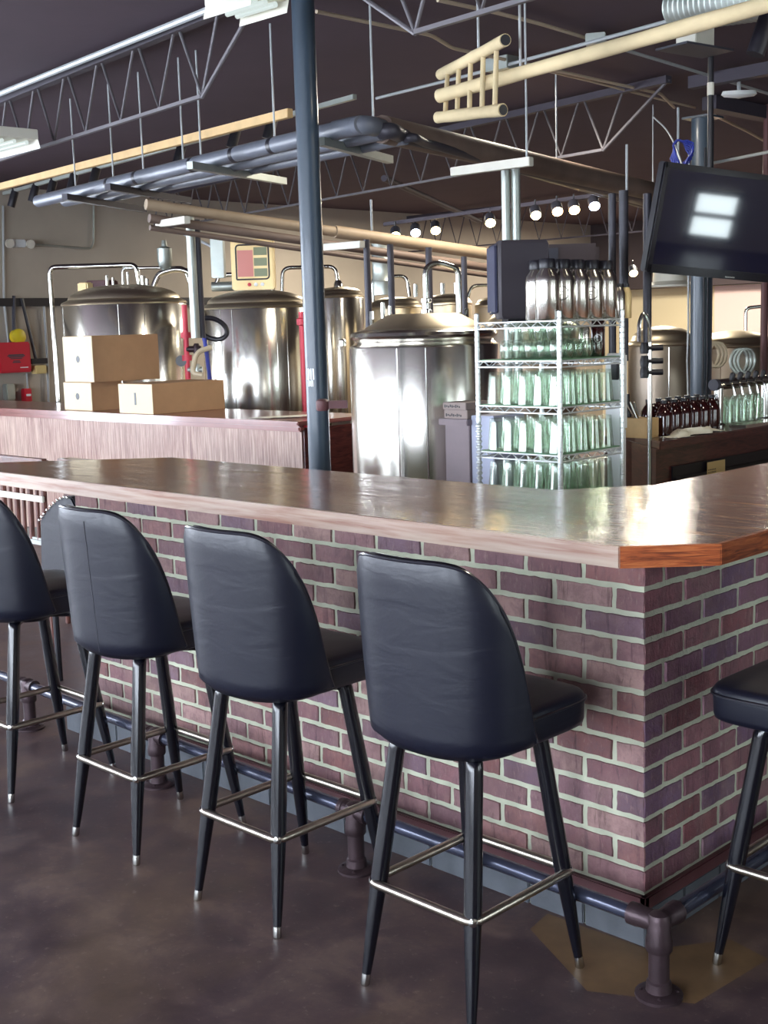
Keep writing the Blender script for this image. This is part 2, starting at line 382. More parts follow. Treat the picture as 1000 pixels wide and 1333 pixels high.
# foot rail
fr = thing('foot_rail', 'dark steel pipe foot rail on brown cast iron flanged legs around the bar', 'foot rail', (.18, -.2, 0))
RZ = .2; CX, CY = .17, -.195
MB().tube([(-3.9, -.085, RZ), (-3.14, -.105, RZ), (-2.1, -.148, RZ), (-.965, -.18, RZ), (CX-.05, CY, RZ)], .021, 14).build('rail', m_rail, fr)
MB().tube([(CX, CY+.05, RZ), (CX+.01, 6.2, RZ)], .021, 14).build('rail', m_rail, fr)
def rleg(x, y, corner=False):
    m = MB().lathe((x, y, 0), [(.062, 0), (.062, .008), (.054, .013), (.034, .016), (.032, .04), (.027, .045), (.027, RZ-.06)], 20)
    m.lathe((x, y, 0), [(.033, RZ-.075), (.035, RZ-.07), (.035, RZ-.045), (.031, RZ-.03), (.031, RZ+.012), (.026, RZ+.024), (.012, RZ+.031), (0, RZ+.032)], 18)
    if corner:
        m.tube([(x-.085, y, RZ), (x-.06, y, RZ), (x-.055, y, RZ), (x, y, RZ)], [.030, .030, .028, .028], 16)
        m.tube([(x, y+.085, RZ), (x, y+.06, RZ), (x, y+.055, RZ), (x, y, RZ)], [.030, .030, .028, .028], 16)
    else:
        m.tube([(x-.06, y, RZ), (x-.042, y, RZ), (x-.04, y, RZ), (x+.04, y, RZ), (x+.042, y, RZ), (x+.06, y, RZ)], [.030, .030, .027, .027, .030, .030], 16)
    o = m.build('flanged_leg', m_iron, fr)
    for k in range(4): a = .6+k*math.pi/2; MB().lathe((x+.046*math.cos(a), y+.046*math.sin(a), .008), [(.006, 0), (.006, .006), (.003, .009), (0, .0095)], 8).build('bolt', m_iron, o)
rleg(CX, CY, True)
for x, y in ((-.965, -.18), (-2.1, -.148), (-3.14, -.105)): rleg(x, y)
for y in (1.9, 3.6): rleg(CX, y)
for s, (a, b) in enumerate((((700, 1165), (860, 1300)),)):
    pass
# yellowish worn paint patch left on the slab round the bar corner
st = MB(); pts = [(-.32, -.02), (-.3, -.13), (.02, -.30), (.26, -.17), (.29, .16), (.16, .19), (.02, -.01)]
st.add([(x, y, .0006) for x, y in pts], [tuple(range(len(pts)))]).build('floor_patch', m_stain, smooth=False)['kind'] = 'structure'
# ------------------------------------------------------------------ bar stools
def sel(a, b, n, t):
    c, s_ = math.cos(t), math.sin(t)
    return a*math.copysign(abs(c)**(2/n), c), b*math.copysign(abs(s_)**(2/n), s_)
def make_stool():
    t = thing('bar_stool', 'x', 'bar stool')
    # cushion
    def ring(k, z, crown=0):
        out = []
        for i in range(72):
            x, y = sel(.222*k, .216*k, 6.5, 2*math.pi*i/72); out.append(V((x, y+.042, z)))
        return out
    rings = [ring(.5, .684), ring(.93, .686), ring(.975, .692), ring(.99, .705), ring(.995, .745), ring(1, .760), ring(.99, .770), ring(.965, .778), ring(.9, .784), ring(.7, .790), ring(.4, .794), ring(.1, .795)]
    s = MB().loft(rings).build('seat', m_vinyl, t, local=True, ang=60)
    pp = [V((sel(.2235, .2175, 6.5, 2*math.pi*i/72)[0], sel(.2235, .2175, 6.5, 2*math.pi*i/72)[1]+.042, .759)) for i in range(72)]
    MB().tube(pp, .004, 6, close=True).build('piping', m_piping, s, local=True)
    # bucket back
    NU = 80; tab = [(0, 1.172), (20, 1.173), (32, 1.17), (44, 1.158), (58, 1.118), (72, 1.04), (80, .955), (86, .86), (90, .73)]
    def ztop(d):
        d = abs(d)
        for (a, za), (b, zb) in zip(tab, tab[1:]):
            if d <= b: q = (d-a)/(b-a); return za+(zb-za)*q
        return tab[-1][1]
    ths = [-90+180*i/NU for i in range(NU+1)]
    zts = [ztop(d) for d in ths]
    for _ in range(10): zts = [zts[0]]+[(zts[i-1]+2*zts[i]+zts[i+1])/4 for i in range(1, NU)]+[zts[-1]]
    def pt(d, z, off):
        r = math.radians(d); k = (z-.68)/.48
        a = .238+.012*math.sin(min(1, max(0, k))*2.4); b = .212
        x = math.copysign(abs(math.sin(r))**(2/2.45), r)*(a-off); y = -.018-abs(math.cos(r))**(2/2.45)*(b-off)-.03*k
        return V((x, y, z))
    NV = 16; outer = []; inner = []
    for i, d in enumerate(ths):
        zb = .676+.012*(abs(d)/90)**3; co_ = []; ci = []
        for j in range(NV+1):
            v = j/NV; z = zb+(zts[i]-zb)*v
            e = max(0, 1-(z-zb)/.035); off = .03*(1-math.sqrt(max(0, 1-e*e)))
            e2 = max(0, 1-(zts[i]-z)/.012); off += .006*e2*e2
            co_.append(pt(d, z, off)); ci.append(pt(d, z, .042-.008*e2+(.0 if e == 0 else -.0)))
        outer.append(co_); inner.append(ci)
    vs = []; W = NV+1
    for col in outer: vs += col
    for col in inner: vs += col
    o = (NU+1)*W; fs = []
    for i in range(NU):
        for j in range(NV):
            fs.append((i*W+j, (i+1)*W+j, (i+1)*W+j+1, i*W+j+1)); fs.append((o+i*W+j, o+i*W+j+1, o+(i+1)*W+j+1, o+(i+1)*W+j))
        fs.append((i*W+NV, (i+1)*W+NV, o+(i+1)*W+NV, o+i*W+NV)); fs.append((i*W, o+i*W, o+(i+1)*W, (i+1)*W))
    for i in (0, NU):
        for j in range(NV): fs.append((i*W+j, i*W+j+1, o+i*W+j+1, o+i*W+j))
    bkr = MB().add(vs, fs).build('backrest', m_vinyl, t, local=True, ang=60)
    rim = [outer[i][NV]+(inner[i][NV]-outer[i][NV])*.1+V((0, 0, .001)) for i in range(NU+1)]
    rim = [outer[0][0]+V((0, .004, .01)), outer[0][NV//2]+V((0, .004, 0))]+rim+[outer[NU][NV//2]+V((0, .004, 0)), outer[NU][0]+V((0, .004, .01))]
    MB().tube(rim, .0048, 7).build('piping', m_piping, bkr, local=True)
    rim2 = [inner[i][NV]+(outer[i][NV]-inner[i][NV])*.12+V((0, 0, .001)) for i in range(NU+1)]
    MB().tube(rim2, .0042, 7).build('piping', m_piping, bkr, local=True)
    # swivel plate
    MB().box((-.12, -.12, .662), (.12, .14, .684)).lathe((0, .01, 0), [(.075, .64), (.09, .664)], 20).build('swivel_plate', m_black, t, local=True, bevel=.004)
    for sx in (-1, 1):
        for sy in (-1, 1):
            top = V((sx*.132, sy*.132, .652)); foot = V((sx*.186, sy*.226, .0))
            def at(z): return top+(foot-top)*((top.z-z)/top.z)
            path = fillet([V((sx*.05, sy*.055, .668)), V((sx*.122, sy*.122, .668)), top, at(.5)], .02, 4)
            path += [at(.4), at(.3), at(.2), at(.1), at(.03)]
            rs = [.0225]*(len(path)-5)+[.0238, .0236, .020, .016, .0122]
            lg = MB().tube(path, rs, 14).build('leg', m_leg, t, local=True)
            MB().tube([at(.034), at(.03), at(.004), at(0)], [.0124, .0128, .0128, .011], 12).build('glide', m_chrome, lg, local=True)
    rx, ry, z = .179, .203, .285
    loop = []
    for sx, sy in ((1, 1), (-1, 1), (-1, -1), (1, -1)):
        c = V((sx*rx, sy*ry, z)); cx, cy = sx*(rx-.028), sy*(ry-.028); a0 = math.atan2(sy, sx)-math.pi/4
        for k in range(7): a = a0+math.pi/2*k/6; loop.append(V((cx+.028*math.cos(a), cy+.028*math.sin(a), z)))
    fr_ = MB().tube(loop, .0122, 10, close=True).build('foot_ring', m_ring, t, local=True)
    for sx in (-1, 1):
        for sy in (-1, 1):
            dr = V((sx, sy, 0)).normalized()
            MB().lathe(V((sx*(rx-.028), sy*(ry-.028), z))+dr*.035, [(.012, 0), (.012, .004), (.006, .007), (0, .008)], 12, dr).build('rivet', m_chrome, fr_, local=True)
    return t
stool0 = make_stool()
SL = ['black vinyl bar stool standing nearest the bar corner, its full curved back to us',
      'black vinyl bar stool with glossy seat edge, second from the bar corner',
      'black vinyl bar stool with a vertical seam down its back, nailhead chair behind it',
      'black vinyl bar stool cut off by the left edge of the photo',
      'black vinyl bar stool at the right side of the bar, only seat and leg showing']
SP = [(-.252, -.437, 0), (-1.0, -.425, .01), (-1.73, -.405, 0), (-2.562, -.395, -.01), (.424, .232, math.pi/2)]
for i, (x, y, rz) in enumerate(SP):
    o = stool0 if i == 0 else dup(stool0)
    o.location = (x, y, 0); o.rotation_euler = (0, 0, rz); tag(o, SL[i], 'bar stool', 'bucket back bar stools at the bar')
    if i == 2:
        pts = [V((.05, -.018-.2095-.03*k*.96, .70+.44*k)) for k in [j/8 for j in range(9)]]
        MB().tube([p+V((0, -.0005, 0)) for p in pts], .0022, 5).build('back_seam', m_piping, o, local=True)
# ------------------------------------------------------------------ posts
post = thing('support_post', 'dark blue-green round steel post rising behind the bar in front of the tanks', 'post', (-3.035, 1.61, 0))
pm = MB().tube([(-3.035, 1.61, 0), (-3.035, 1.61, H)], .058, 28).build('pole', m_post, post)
MB().lathe((-3.035, 1.61, 0), [(.11, 0), (.11, .012)], 24).build('base_plate', m_post, post)
# paper sticker and a red handled valve clamp on the post
st = MB(); c = V((-3.035, 1.61, 0)); 
for z0, z1, a0, a1 in ((1.475, 1.535, -1.75, -.95), (1.44, 1.475, -1.6, -1.05)):
    n = 10
    for k in range(n):
        a, b = a0+(a1-a0)*k/n, a0+(a1-a0)*(k+1)/n
        if k % 3 == 1: continue
        st.add([c+V((.0586*math.cos(q), .0586*math.sin(q), z)) for q, z in ((a, z0+.004*(k % 2)), (b, z0), (b, z1), (a, z1-.006*(k % 2)))], [(0, 1, 2, 3)])
tag(st.build('sticker', m_white, post, smooth=False), 'torn white sticker')
q = far(420, 527, 6.36)
MB().lathe((q.x, q.y, q.z-.03), [(.03, 0), (.034, .01), (.034, .05), (.02, .06)], 16).beam((q.x+.02, q.y+.02, q.z), (q.x+.09, q.y+.09, q.z), .03, .04).build('bracket', m_redpost, post, bevel=.003)
pil = thing('support_pillar', 'thick dark steel pillar behind the television with cables strapped along it', 'pillar', (-3.19, 5.72, 0))
MB().tube([(-3.19, 5.72, 0), (-3.19, 5.72, 3.2)], .082, 28).build('pole', m_post, pil)
MB().box((-3.30, 5.61, 3.2), (-3.08, 5.83, 3.215)).build('cap_plate', m_post, pil)
for dx, dy, col in ((.06, -.07, m_black), (-.075, -.055, m_conduit), (.075, -.045, m_black)):
    MB().tube([V((-3.19+dx*1.05, 5.72+dy*1.05, .9+.26*k))+V((random.uniform(-.006, .006), 0, 0)) for k in range(9)], .008, 8).build('cable', col, pil)
p_ = on(995, 430, 'y', 6.8)
tag(MB().tube([(p_.x, p_.y, 0), (p_.x, p_.y, H)], .03, 14).build('slim_post', m_redpost), 'slim maroon post cut by the right edge below the television', 'post')
# ------------------------------------------------------------------ roof joists
def joist(label, p, q, h, rise0, rise1, n, mat, rc=.022, rw=.009, mat2=None, topext=(0, 0)):
    p, q = V(p), V(q); d = (q-p).normalized()
    t = thing('roof_joist', label, 'roof joist', ((p+q)/2)); up = V((0, 0, h))
    a, b = p-d*rise0, q+d*rise1; s = d.cross(V((0, 0, 1)))
    ang = MB().beam(p, q, .024, .006).beam(p+s*.01+V((0, 0, .008)), q+s*.01+V((0, 0, .008)), .006, .016)
    ang.build('bottom_chord', mat, t)
    MB().beam(a+up, b+up, .06, .05).build('top_chord', mat2 or mat, t)
    for e0, e1, r_ in ((p, a+up, rise0), (q, b+up, rise1)):
        if r_: MB().tube([e0, e0+(e1-up-e0).normalized()*.2+up], rw, 7).build('web_rod', mat, t)
        if r_: MB().tube([e0, e1], rw*1.3, 8).build('end_web', mat, t)
    z = []
    for i in range(n):
        z += [p+(q-p)*(i/n)+V((0, 0, .01)), p+(q-p)*((i+.45)/n)+up, p+(q-p)*((i+.55)/n)+up]
    z.append(q+V((0, 0, .01)))
    MB().tube(z, rw, 7).build('web_rod', mat, t); return t
JB = 2.98; jh = H-JB-.04
d1 = (on(263, 127, 'z', JB)-on(0, 210, 'z', JB)).normalized()
q1 = on(263, 127, 'z', JB); joist('open web roof joist at upper left ending in a raking end rod', q1-d1*7.0, q1, jh, 0, .6, 15, m_joist, mat2=m_joistdark)
q2 = on(541, 44, 'z', JB); d2 = (on(700, -3, 'z', JB)-q2).normalized(); joist('open web roof joist at top centre cut by the top edge', q2, q2+d2*4, jh, .62, 0, 10, m_joist, mat2=m_joistdark)
q3 = on(785, 196, 'z', JB); d3 = (q3-on(330, 277, 'z', JB)).normalized(); joist('long open web roof joist crossing behind the post to the far pillar', q3-d3*7.3, q3, jh, 0, .62, 17, m_joist, mat2=m_joistdark)
q4 = on(935, 118, 'z', H-.08); tag(MB().beam(on(900, 108, 'z', H-.07), q4+d3*3.2, .08, .08).build('roof_beam', m_joistdark), 'dark roof beam running right from the pillar top', 'roof beam')
p5 = far(505, 372, 15); joist('distant open web roof joist beyond the tall tank', on(470, 380, 'y', 10.5), on(640, 340, 'y', 10.5), .35, 0, 0, 9, m_joistdark) if False else None
a5, b5 = on(500, 322, 'y', 11.0), on(800, 300, 'y', 11.0); joist('faint distant roof joist seen between the hanging pipes', (a5.x, 11.0, 2.85), (b5.x+1, 11.0, 2.85), .5, 0, 0, 14, m_joistdark)
gd = MB().beam((-3.3, 6.0, 3.36), (-3.2, 14, 3.36), .12, .1); tag(gd.build('roof_girder', m_joistdark), 'dark girder under the roof running back from the pillar', 'girder')
tag(MB().tube([on(500, 232, 'z', 3.1), on(625, 288, 'z', 3.1)], .03, 10).build('drain_pipe', m_joistdark), 'dark pipe slanting under the roof left of the lit spotlights', 'pipe')
# ------------------------------------------------------------------ conduits under the roof
def conduit(label, pts, r=.011, mat=m_conduit, name='conduit', cat='conduit', fil=.06, z=None):
    P_ = [on(a, b, 'z', z or H-.05) for a, b in pts]
    return tag(MB().tube(fillet(P_, fil), r, 8).build(name, mat), label, cat)
conduit('pale conduit running diagonally along the dark ceiling at upper left', [(-20, 130), (340, -15)], .018)
conduit('thin tan conduit bending across the ceiling behind the ladder to the far right', [(412, 15), (562, 46), (590, 63), (688, 84), (860, 122), (878, 140)], .011, m_tanpipe)
conduit('thin pale conduit sloping from the dark ceiling above the pipe elbow to the ceiling light', [(490, 128), (610, 98), (780, 52), (940, 8)], .011, z=H-.08)
conduit('thin tan conduit from the top edge down into the junction box', [(570, 0), (640, 15), (700, 30), (772, 52)], .011, m_tanpipe, z=H-.03)
conduit('pale conduit running from the junction box down to the right edge', [(780, 55), (880, 85), (955, 108), (1010, 125)], .011)
conduit('second thin conduit beside the tan one above the big brown pipe', [(660, 80), (770, 106), (870, 132), (905, 140)], .009, m_tanpipe)
conduit('conduit right of the pillar slanting to the right edge', [(930, 150), (975, 172), (1010, 192)], .012, m_tanpipe)
conduit('short pale conduit above the television at the right edge', [(930, 212), (1010, 196)], .012, z=2.9)
jb = on(776, 52, 'z', H-.05); tag(MB().obox(jb, (.05, .03, 0), (-.03, .05, 0), (0, 0, .03)).build('junction_box', m_galv, bevel=.004), 'small metal junction box on the ceiling conduits', 'junction box')
jb = on(655, 84, 'z', H-.06); tag(MB().obox(jb, (.09, .0, 0), (0, .07, 0), (0, 0, .04)).build('junction_box', m_galv, bevel=.004), 'square metal box on the ceiling behind the ladder', 'junction box')
# ------------------------------------------------------------------ hanging pole, ladder, board
def pole(name, label, cat, a, b, r, mat):
    n = 9; pts = [a+(b-a)*i/n for i in range(n+1)]
    rs = [r*random.uniform(.93, 1.07) for _ in pts]; return MB().tube(pts, rs, 14)
zl = 2.85
def rodup(p, top, mat=m_conduit, r=.006): return MB().tube([p, V((p.x, p.y, top))], r, 6)
lad = thing('hanging_ladder', 'short rough pine ladder with dark cut ends hanging under the ceiling', 'ladder', on(610, 100, 'z', zl))
dep = (on(660, 52, 'z', 3.1)-CAM).dot(_F)
A1, A2 = far(574, 97, 5.9), far(658, 52, 5.1); B1, B2 = far(570, 153, 5.6), far(655, 143, 5.25)
for a, b in ((A1, A2), (B1, B2)):
    o = pole('', '', '', a, b, .026, m_ladder).build('side_rail', m_ladder, lad)
    dd = (b-a).normalized(); tag(MB().lathe(b+dd*.0005, [(.022, 0), (.022, .002)], 14, dd).build('cut_end', m_black, o), 'dark cut end')
for k in range(5):
    t_ = .12+.19*k; MB().tube([A1+(A2-A1)*t_, B1+(B2-B1)*(t_+.0)], .011, 8).build('rung', m_ladder, lad)
mid = (A1+A2)/2; rodup(mid+(A2-A1)*.12, H).build('hanger_rod', m_conduit, lad)
L1 = far(572, 125, 5.62); L2 = far(1012, 2, 4.35)
pl = thing('pine_pole', 'long pale pine pole hung through the ladder and running off to the right', 'pole', L1)
pole('', '', '', L1, L2, .03, m_bp).build('pole', m_ladder, pl)
r1 = L1+(L2-L1)*.29; rodup(r1, H).build('hanger_rod', m_conduit, pl)
ba, bb_ = on(-15, 247, 'z', 2.95), on(378, 147, 'z', 2.95)
tag(MB().beam(ba, bb_, .04, .05).build('pine_board', m_pineboard, bevel=.003), 'straight yellow pine board hung above the grey pipes at upper left', 'board')
# ------------------------------------------------------------------ overhead pipe racks
ra = thing('overhead_pipe_rack', 'hanging rack of thick grey insulated pipes turning a corner above the bar', 'pipe rack', on(470, 160, 'z', 2.75))
a0, a1 = on(50, 262, 'z', 2.75), on(470, 162, 'z', 2.75)
dA = (a1-a0).normalized(); sA = V((-dA.y, dA.x, 0)); 
if sA.y < 0: sA = -sA
bE = on(905, 262, 'z', 2.75); dB = (bE-a1).normalized()
ends = []
for i, off in enumerate((0, .17, .36)):
    s0 = a0+sA*off+dA*(.1*i); e0 = a1+sA*off*.9-dA*.02*i-V((0, 0, .02*i))
    MB().tube([s0, e0], .045 if i < 2 else .034, 16).build('pipe', m_greypipe, ra); ends.append(e0)
MB().tube(fillet([a1-dA*.22, a1+dA*.02, a1+dB*.22], .12, 6), .049, 16).build('elbow', m_greypipe, ra)
for i, (off, r, dz) in enumerate(((0, .072, 0), (.17, .042, -.06), (.30, .024, -.07))):
    MB().tube([a1+dB*.2, bE] if i == 0 else fillet([ends[i]-dA*.1, ends[i]+dA*.06*(i > 0), (ends[i]+dB*.2) if i else a1+dB*.2, bE+V((-off, off*.1, dz))], .08), r, 14).build('pipe', m_brownpipe if i == 0 else m_darkpipe, ra)
for (x0, y0, x1, y1) in ((84, 256, 188, 273), (140, 243, 246, 261), (247, 215, 370, 236), (418, 184, 508, 208)):
    MB().beam(on(x0, y0, 'z', 2.69), on(x1, y1, 'z', 2.69), .042, .042).build('cross_strut', m_galv if x0 > 200 else m_darkpipe, ra)
for px, py in ((99, 250), (148, 238), (187, 228), (239, 216), (262, 210), (358, 188)): rodup(on(px, py, 'z', 2.77), H).build('hanger_rod', m_conduit, ra)
for px, f in ((190, .3), (232, .4), (292, .58), (340, .7), (380, .8)):
    c = a0+(a1-a0)*f; MB().tube([c-dA*.018, c+dA*.018], .0465, 16).build('pipe_band', m_black, ra)
rr = a1+dB*.12; rodup(rr, H).build('hanger_rod', m_conduit, ra)
for f in (.45, .8): rodup(a1+(bE-a1)*f, H).build('hanger_rod', m_conduit, ra)
# rear run with drop pipes
rc = thing('rear_pipe_run', 'cream insulated pipe run hanging farther back above the tanks', 'pipe rack', on(400, 290, 'z', 2.72))
c0, c1 = far(190, 266, 8.2), far(646, 332, 9.6)
dC = (c1-c0).normalized(); MB().tube([c0, c0+(c1-c0)*.5], .036, 14).tube([c0+(c1-c0)*.5, c1], .045, 14).build('pipe', m_yelpipe, rc)
for dz, r in ((-.1, .03), (-.16, .018)): MB().tube([c0+V((.1, -.05, dz)), c1+V((0, -.05, dz))], r, 10).build('pipe', m_brownpipe, rc)
def dropline(label, px, ytop, ybot, t, r, mat, name='drop_pipe'):
    a = far(px, ytop, t); z1 = zat(a.x, a.y, ybot); return tag(MB().tube([a, V((a.x, a.y, z1))], r, 12).build(name, mat), label, 'pipe')
for px, yt, yb, t, r, lb in ((247, 283, 440, 8.35, .03, 'grey pipe dropping from the rear run beside the valves'), (256, 286, 440, 8.4, .022, 'thinner dark pipe dropping close beside the grey one'),
                         (477, 312, 432, 8.6, .024, 'dark pipe dropping left of the silver duct'), (508, 318, 425, 8.7, .024, 'dark pipe dropping right of the silver duct'),
                         (558, 322, 420, 8.9, .024, 'pipe dropping behind the centre tank lid'), (604, 334, 425, 9.0, .022, 'short pipe dropping onto the right of the centre tank')):
    a = far(px, yt, t); MB().tube([a, V((a.x, a.y, zat(a.x, a.y, yb)))], r, 12)
    dropline(lb, px, yt, yb, t, r, m_darkpipe if px != 247 else m_galv)
for px, yt, yb, t, r, lb in ((658, 222, 500, 6.9, .024, 'left grey pipe of the pair dropping behind the loudspeaker'), (671, 218, 500, 6.9, .026, 'right grey pipe of the pair dropping behind the loudspeaker'),
                         (797, 252, 470, 7.2, .022, 'leftmost grey pipe dropping right of the wire rack'), (812, 248, 470, 7.15, .027, 'middle grey pipe dropping right of the wire rack'),
                         (843, 252, 448, 7.2, .025, 'grey pipe dropping just left of the television')):
    dropline(lb, px, yt, yb, t, r, m_darkpipe if px > 840 else m_galv if px < 700 else m_dark)
for px, y0, x1, y1, t, lb in ((589, 224, 692, 210, 6.7, 'white slotted strut above the paired drop pipes'), (206, 292, 244, 286, 8.2, 'short pale strut at the left end of the rear pipe run'),
                              (424, 322, 472, 318, 8.5, 'short pale strut right of the dark blue post')):
    tag(MB().beam(far(px, y0, t), far(x1, y1, t-.3), .045, .045).build('strut_channel', m_offwhite, bevel=.003), lb, 'strut')
a = far(686, 210, 6.45); tag(rodup(a, H).build('hanger_rod', m_conduit), 'white rod hanging from the roof to the slotted strut', 'rod')
for px, y0, y1, t, lb in ((483, 260, 300, 8.4, 'pale rod left of the first lit spotlight'), (883, 140, 212, 7.6, 'pale rod hanging left of the pillar by the blue cable'), (816, 188, 250, 7.4, 'pale rod above the drop pipes left of the television')):
    a = far(px, y0, t); tag(MB().tube([a, V((a.x, a.y, zat(a.x, a.y, y1)))], .008, 6).build('hanger_rod', m_conduit), lb, 'rod')
# ------------------------------------------------------------------ track spotlights
tr0, tr1 = on(0, 272, 'z', 2.86), on(430, 133, 'z', 2.86) if False else on(470, 128, 'z', 2.86)
tag(MB().beam(on(5, 252, 'z', 3.16), on(462, 126, 'z', 3.16), .03, .03).build('light_track', m_galv), 'thin light track behind the grey pipes at upper left', 'light track')
def spot(px, py, label, lit=None, t=None, z=3.04, group=None):
    c = far(px, py, t) if t else on(px, py, 'z', z)
    s = thing('track_spotlight', label, 'spotlight', c, 0, group)
    ax = V((-.25, -.25, -1)).normalized() if lit is None else V((.55, -.55, -.62)).normalized()
    r = .036 if lit is None else .045; L_ = .15 if lit is None else .1
    MB().lathe(c-ax*L_/2, [(r*.9, 0), (r, .01), (r, L_)], 16, ax).build('lamp_head', m_black if lit is None else m_dark, s)
    MB().tube([c-ax*L_*.3, V((c.x, c.y, c.z+.1))], .008, 6).build('yoke', m_black, s)
    if lit:
        MB().lathe(c+ax*(L_/2+.001), [(r*.94, 0), (r*.7, .012), (0, .016)], 16, ax).build('lens', lit, s)
    return s
for i, (px, py) in enumerate(((17, 259), (44, 252), (67, 246), (94, 238), (123, 230), (233, 203), (305, 178), (352, 166))):
    spot(px, py, ['leftmost black track spotlight against the grey wall', 'second black track spotlight from the left edge', 'third black track spotlight from the left edge', 'fourth black track spotlight, near a hanging rod', 'fifth black track spotlight, left of a gap in the row', 'black track spotlight right after the gap in the row',
                  'black track spotlight above the pipe bands', 'black track spotlight just left of the dark blue post'][i], group='black spotlights on the track')
e_warm = EM('warm_lamp', (255, 226, 150), 26); e_cool = EM('cool_lamp', (200, 220, 255), 26); e_or = EM('orange_lamp', (255, 206, 140), 26)
lits = [(515, 303, e_warm, 11), (541, 299, e_cool, 11), (567, 296, e_warm, 11), (638, 286, e_warm, 10.6), (697, 276, e_warm, 10.3), (725, 271, e_or, 10.2), (747, 269, e_or, 10.1), (773, 264, e_cool, 10), (824, 352, e_warm, 13)]
ln = ['warm', 'bluish white', 'warm', 'warm', 'warm', 'orange', 'orange', 'bluish white', 'warm']
lw = ['leftmost of the far row', 'second in the far row', 'third in the far row', 'alone in the middle of the row', 'right of the paired drop pipes', 'fifth lamp of the row, close to its twin', 'just left of the bluish one at the right end', 'right end of the row', 'low, glowing between two drop pipes']
for (px, py, m, t), a, b in zip(lits, ln, lw): spot(px, py, 'lit %s spotlight, %s' % (a, b), m, t, group='lit spotlights far back')
tag(MB().beam(far(500, 292, 11.1), far(790, 252, 10.1), .03, .03).build('light_track', m_joistdark), 'dark light track carrying the lit spotlights', 'light track')
# fluorescent strip fixtures
def strip(label, a, b, w, mat=m_white):
    t = thing('strip_light', label, 'ceiling light', (a+b)/2); d = (b-a).normalized(); s = d.cross(V((0, 0, 1))).normalized()
    MB().obox((a+b)/2+V((0, 0, .05)), (b-a)/2, s*w/2, (0, 0, .03)).build('housing', m_offwhite, t, bevel=.004)
    for sg in (-1, 1): MB().obox((a+b)/2+s*sg*w*.5+V((0, 0, .0)), (b-a)/2, s*.008+V((0, 0, -.03)), V((0, 0, .004))).build('reflector', m_offwhite, t)
    for k in (-.28, 0, .28): MB().tube([a+s*w*k+d*.03, b+s*w*k-d*.03], .013, 10).build('tube', e_tube, t)
e_tube = EM('fluorescent_tube', (226, 240, 236), .5)
v1 = on(290, 20, 'z', 3.1); strip('white strip light hanging at the top edge left of the post', v1, on(352, 1, 'z', 3.1), .2)
v2 = on(-60, 212, 'z', 2.95); strip('white strip light cut by the left edge under the joist', on(22, 183, 'z', 2.95), on(-60, 205, 'z', 2.95), .3)
hp = on(905, 62, 'z', H-.2); 
lf = thing('square_ceiling_fixture', 'square pale metal fixture on the ceiling below the pine pole', 'ceiling fixture', hp)
MB().obox(hp+V((0, 0, .08)), d3*.07, V((-d3.y, d3.x, 0))*.08, (0, 0, .09)).build('housing', m_offwhite, lf, bevel=.004)
MB().obox(hp-V((0, 0, .012)), d3*.11, V((-d3.y, d3.x, 0))*.2, (0, 0, .006)).build('pan', m_dark, lf)
hp = far(962, 128, 8.6); ap = thing('round_access_point', 'round white disc unit on the ceiling right of the pillar', 'access point', hp)
MB().lathe(hp, [(0, 0), (.1, .01), (.12, .025), (.11, .05)], 24, (.1, -.1, 1)).build('dome', m_white, ap)
MB().tube([hp, V((hp.x, hp.y, H))], .014, 8).build('stem', m_conduit, ap)
sp_ = far(992, 45, 5.2); spot(992, 46, 'black spotlight at the right edge beside the silver duct', t=4.8)
# round spiral duct at the upper right
da, db = far(890, 14, 5.9), far(1080, -18, 4.8); dd = (db-da).normalized(); 
prof = []; Ld = (db-da).length; k = 0
while k*.05 < Ld: prof += [(.11, k*.05), (.114, k*.05+.004), (.11, k*.05+.008)]; k += 1
tag(MB().lathe(da+V((0, 0, .02)), prof, 26, dd).build('spiral_duct', m_galv), 'silver spiral duct at the top right corner behind the pine pole', 'duct')
va = far(498, 322, 9.6); vd = MB().lathe((va.x, va.y, zat(va.x, va.y, 384)), [(.085, 0), (.085, .1), (.088, .105), (.085, .11), (.085, .24), (.088, .245), (.085, .25), (.085, va.z-zat(va.x, va.y, 384)+.03)], 22)
tag(vd.build('vent_duct', m_galv), 'upright silver vent duct behind the centre tank', 'duct')
# blue cable coil by the pillar
bc = far(890, 196, 7.3); pts = []
for k in range(60):
    a = k*.55; r = .055+.012*math.sin(k*1.7); pts.append(bc+_R*r*math.cos(a)+V((0, 0, 1))*r*1.25*math.sin(a)+_F*(.0015*k))
tag(MB().tube(pts, .006, 6).build('cable_coil', m_blue), 'coil of blue cable hanging above the television', 'cable')
bp_ = [far(850, 152, 7.5), far(868, 168, 7.4), far(880, 190, 7.3), far(888, 214, 7.2)]
tag(MB().tube(fillet(bp_, .1), .005, 6).build('drooping_cable', m_conduit), 'thin pale cable drooping to the blue coil', 'cable')
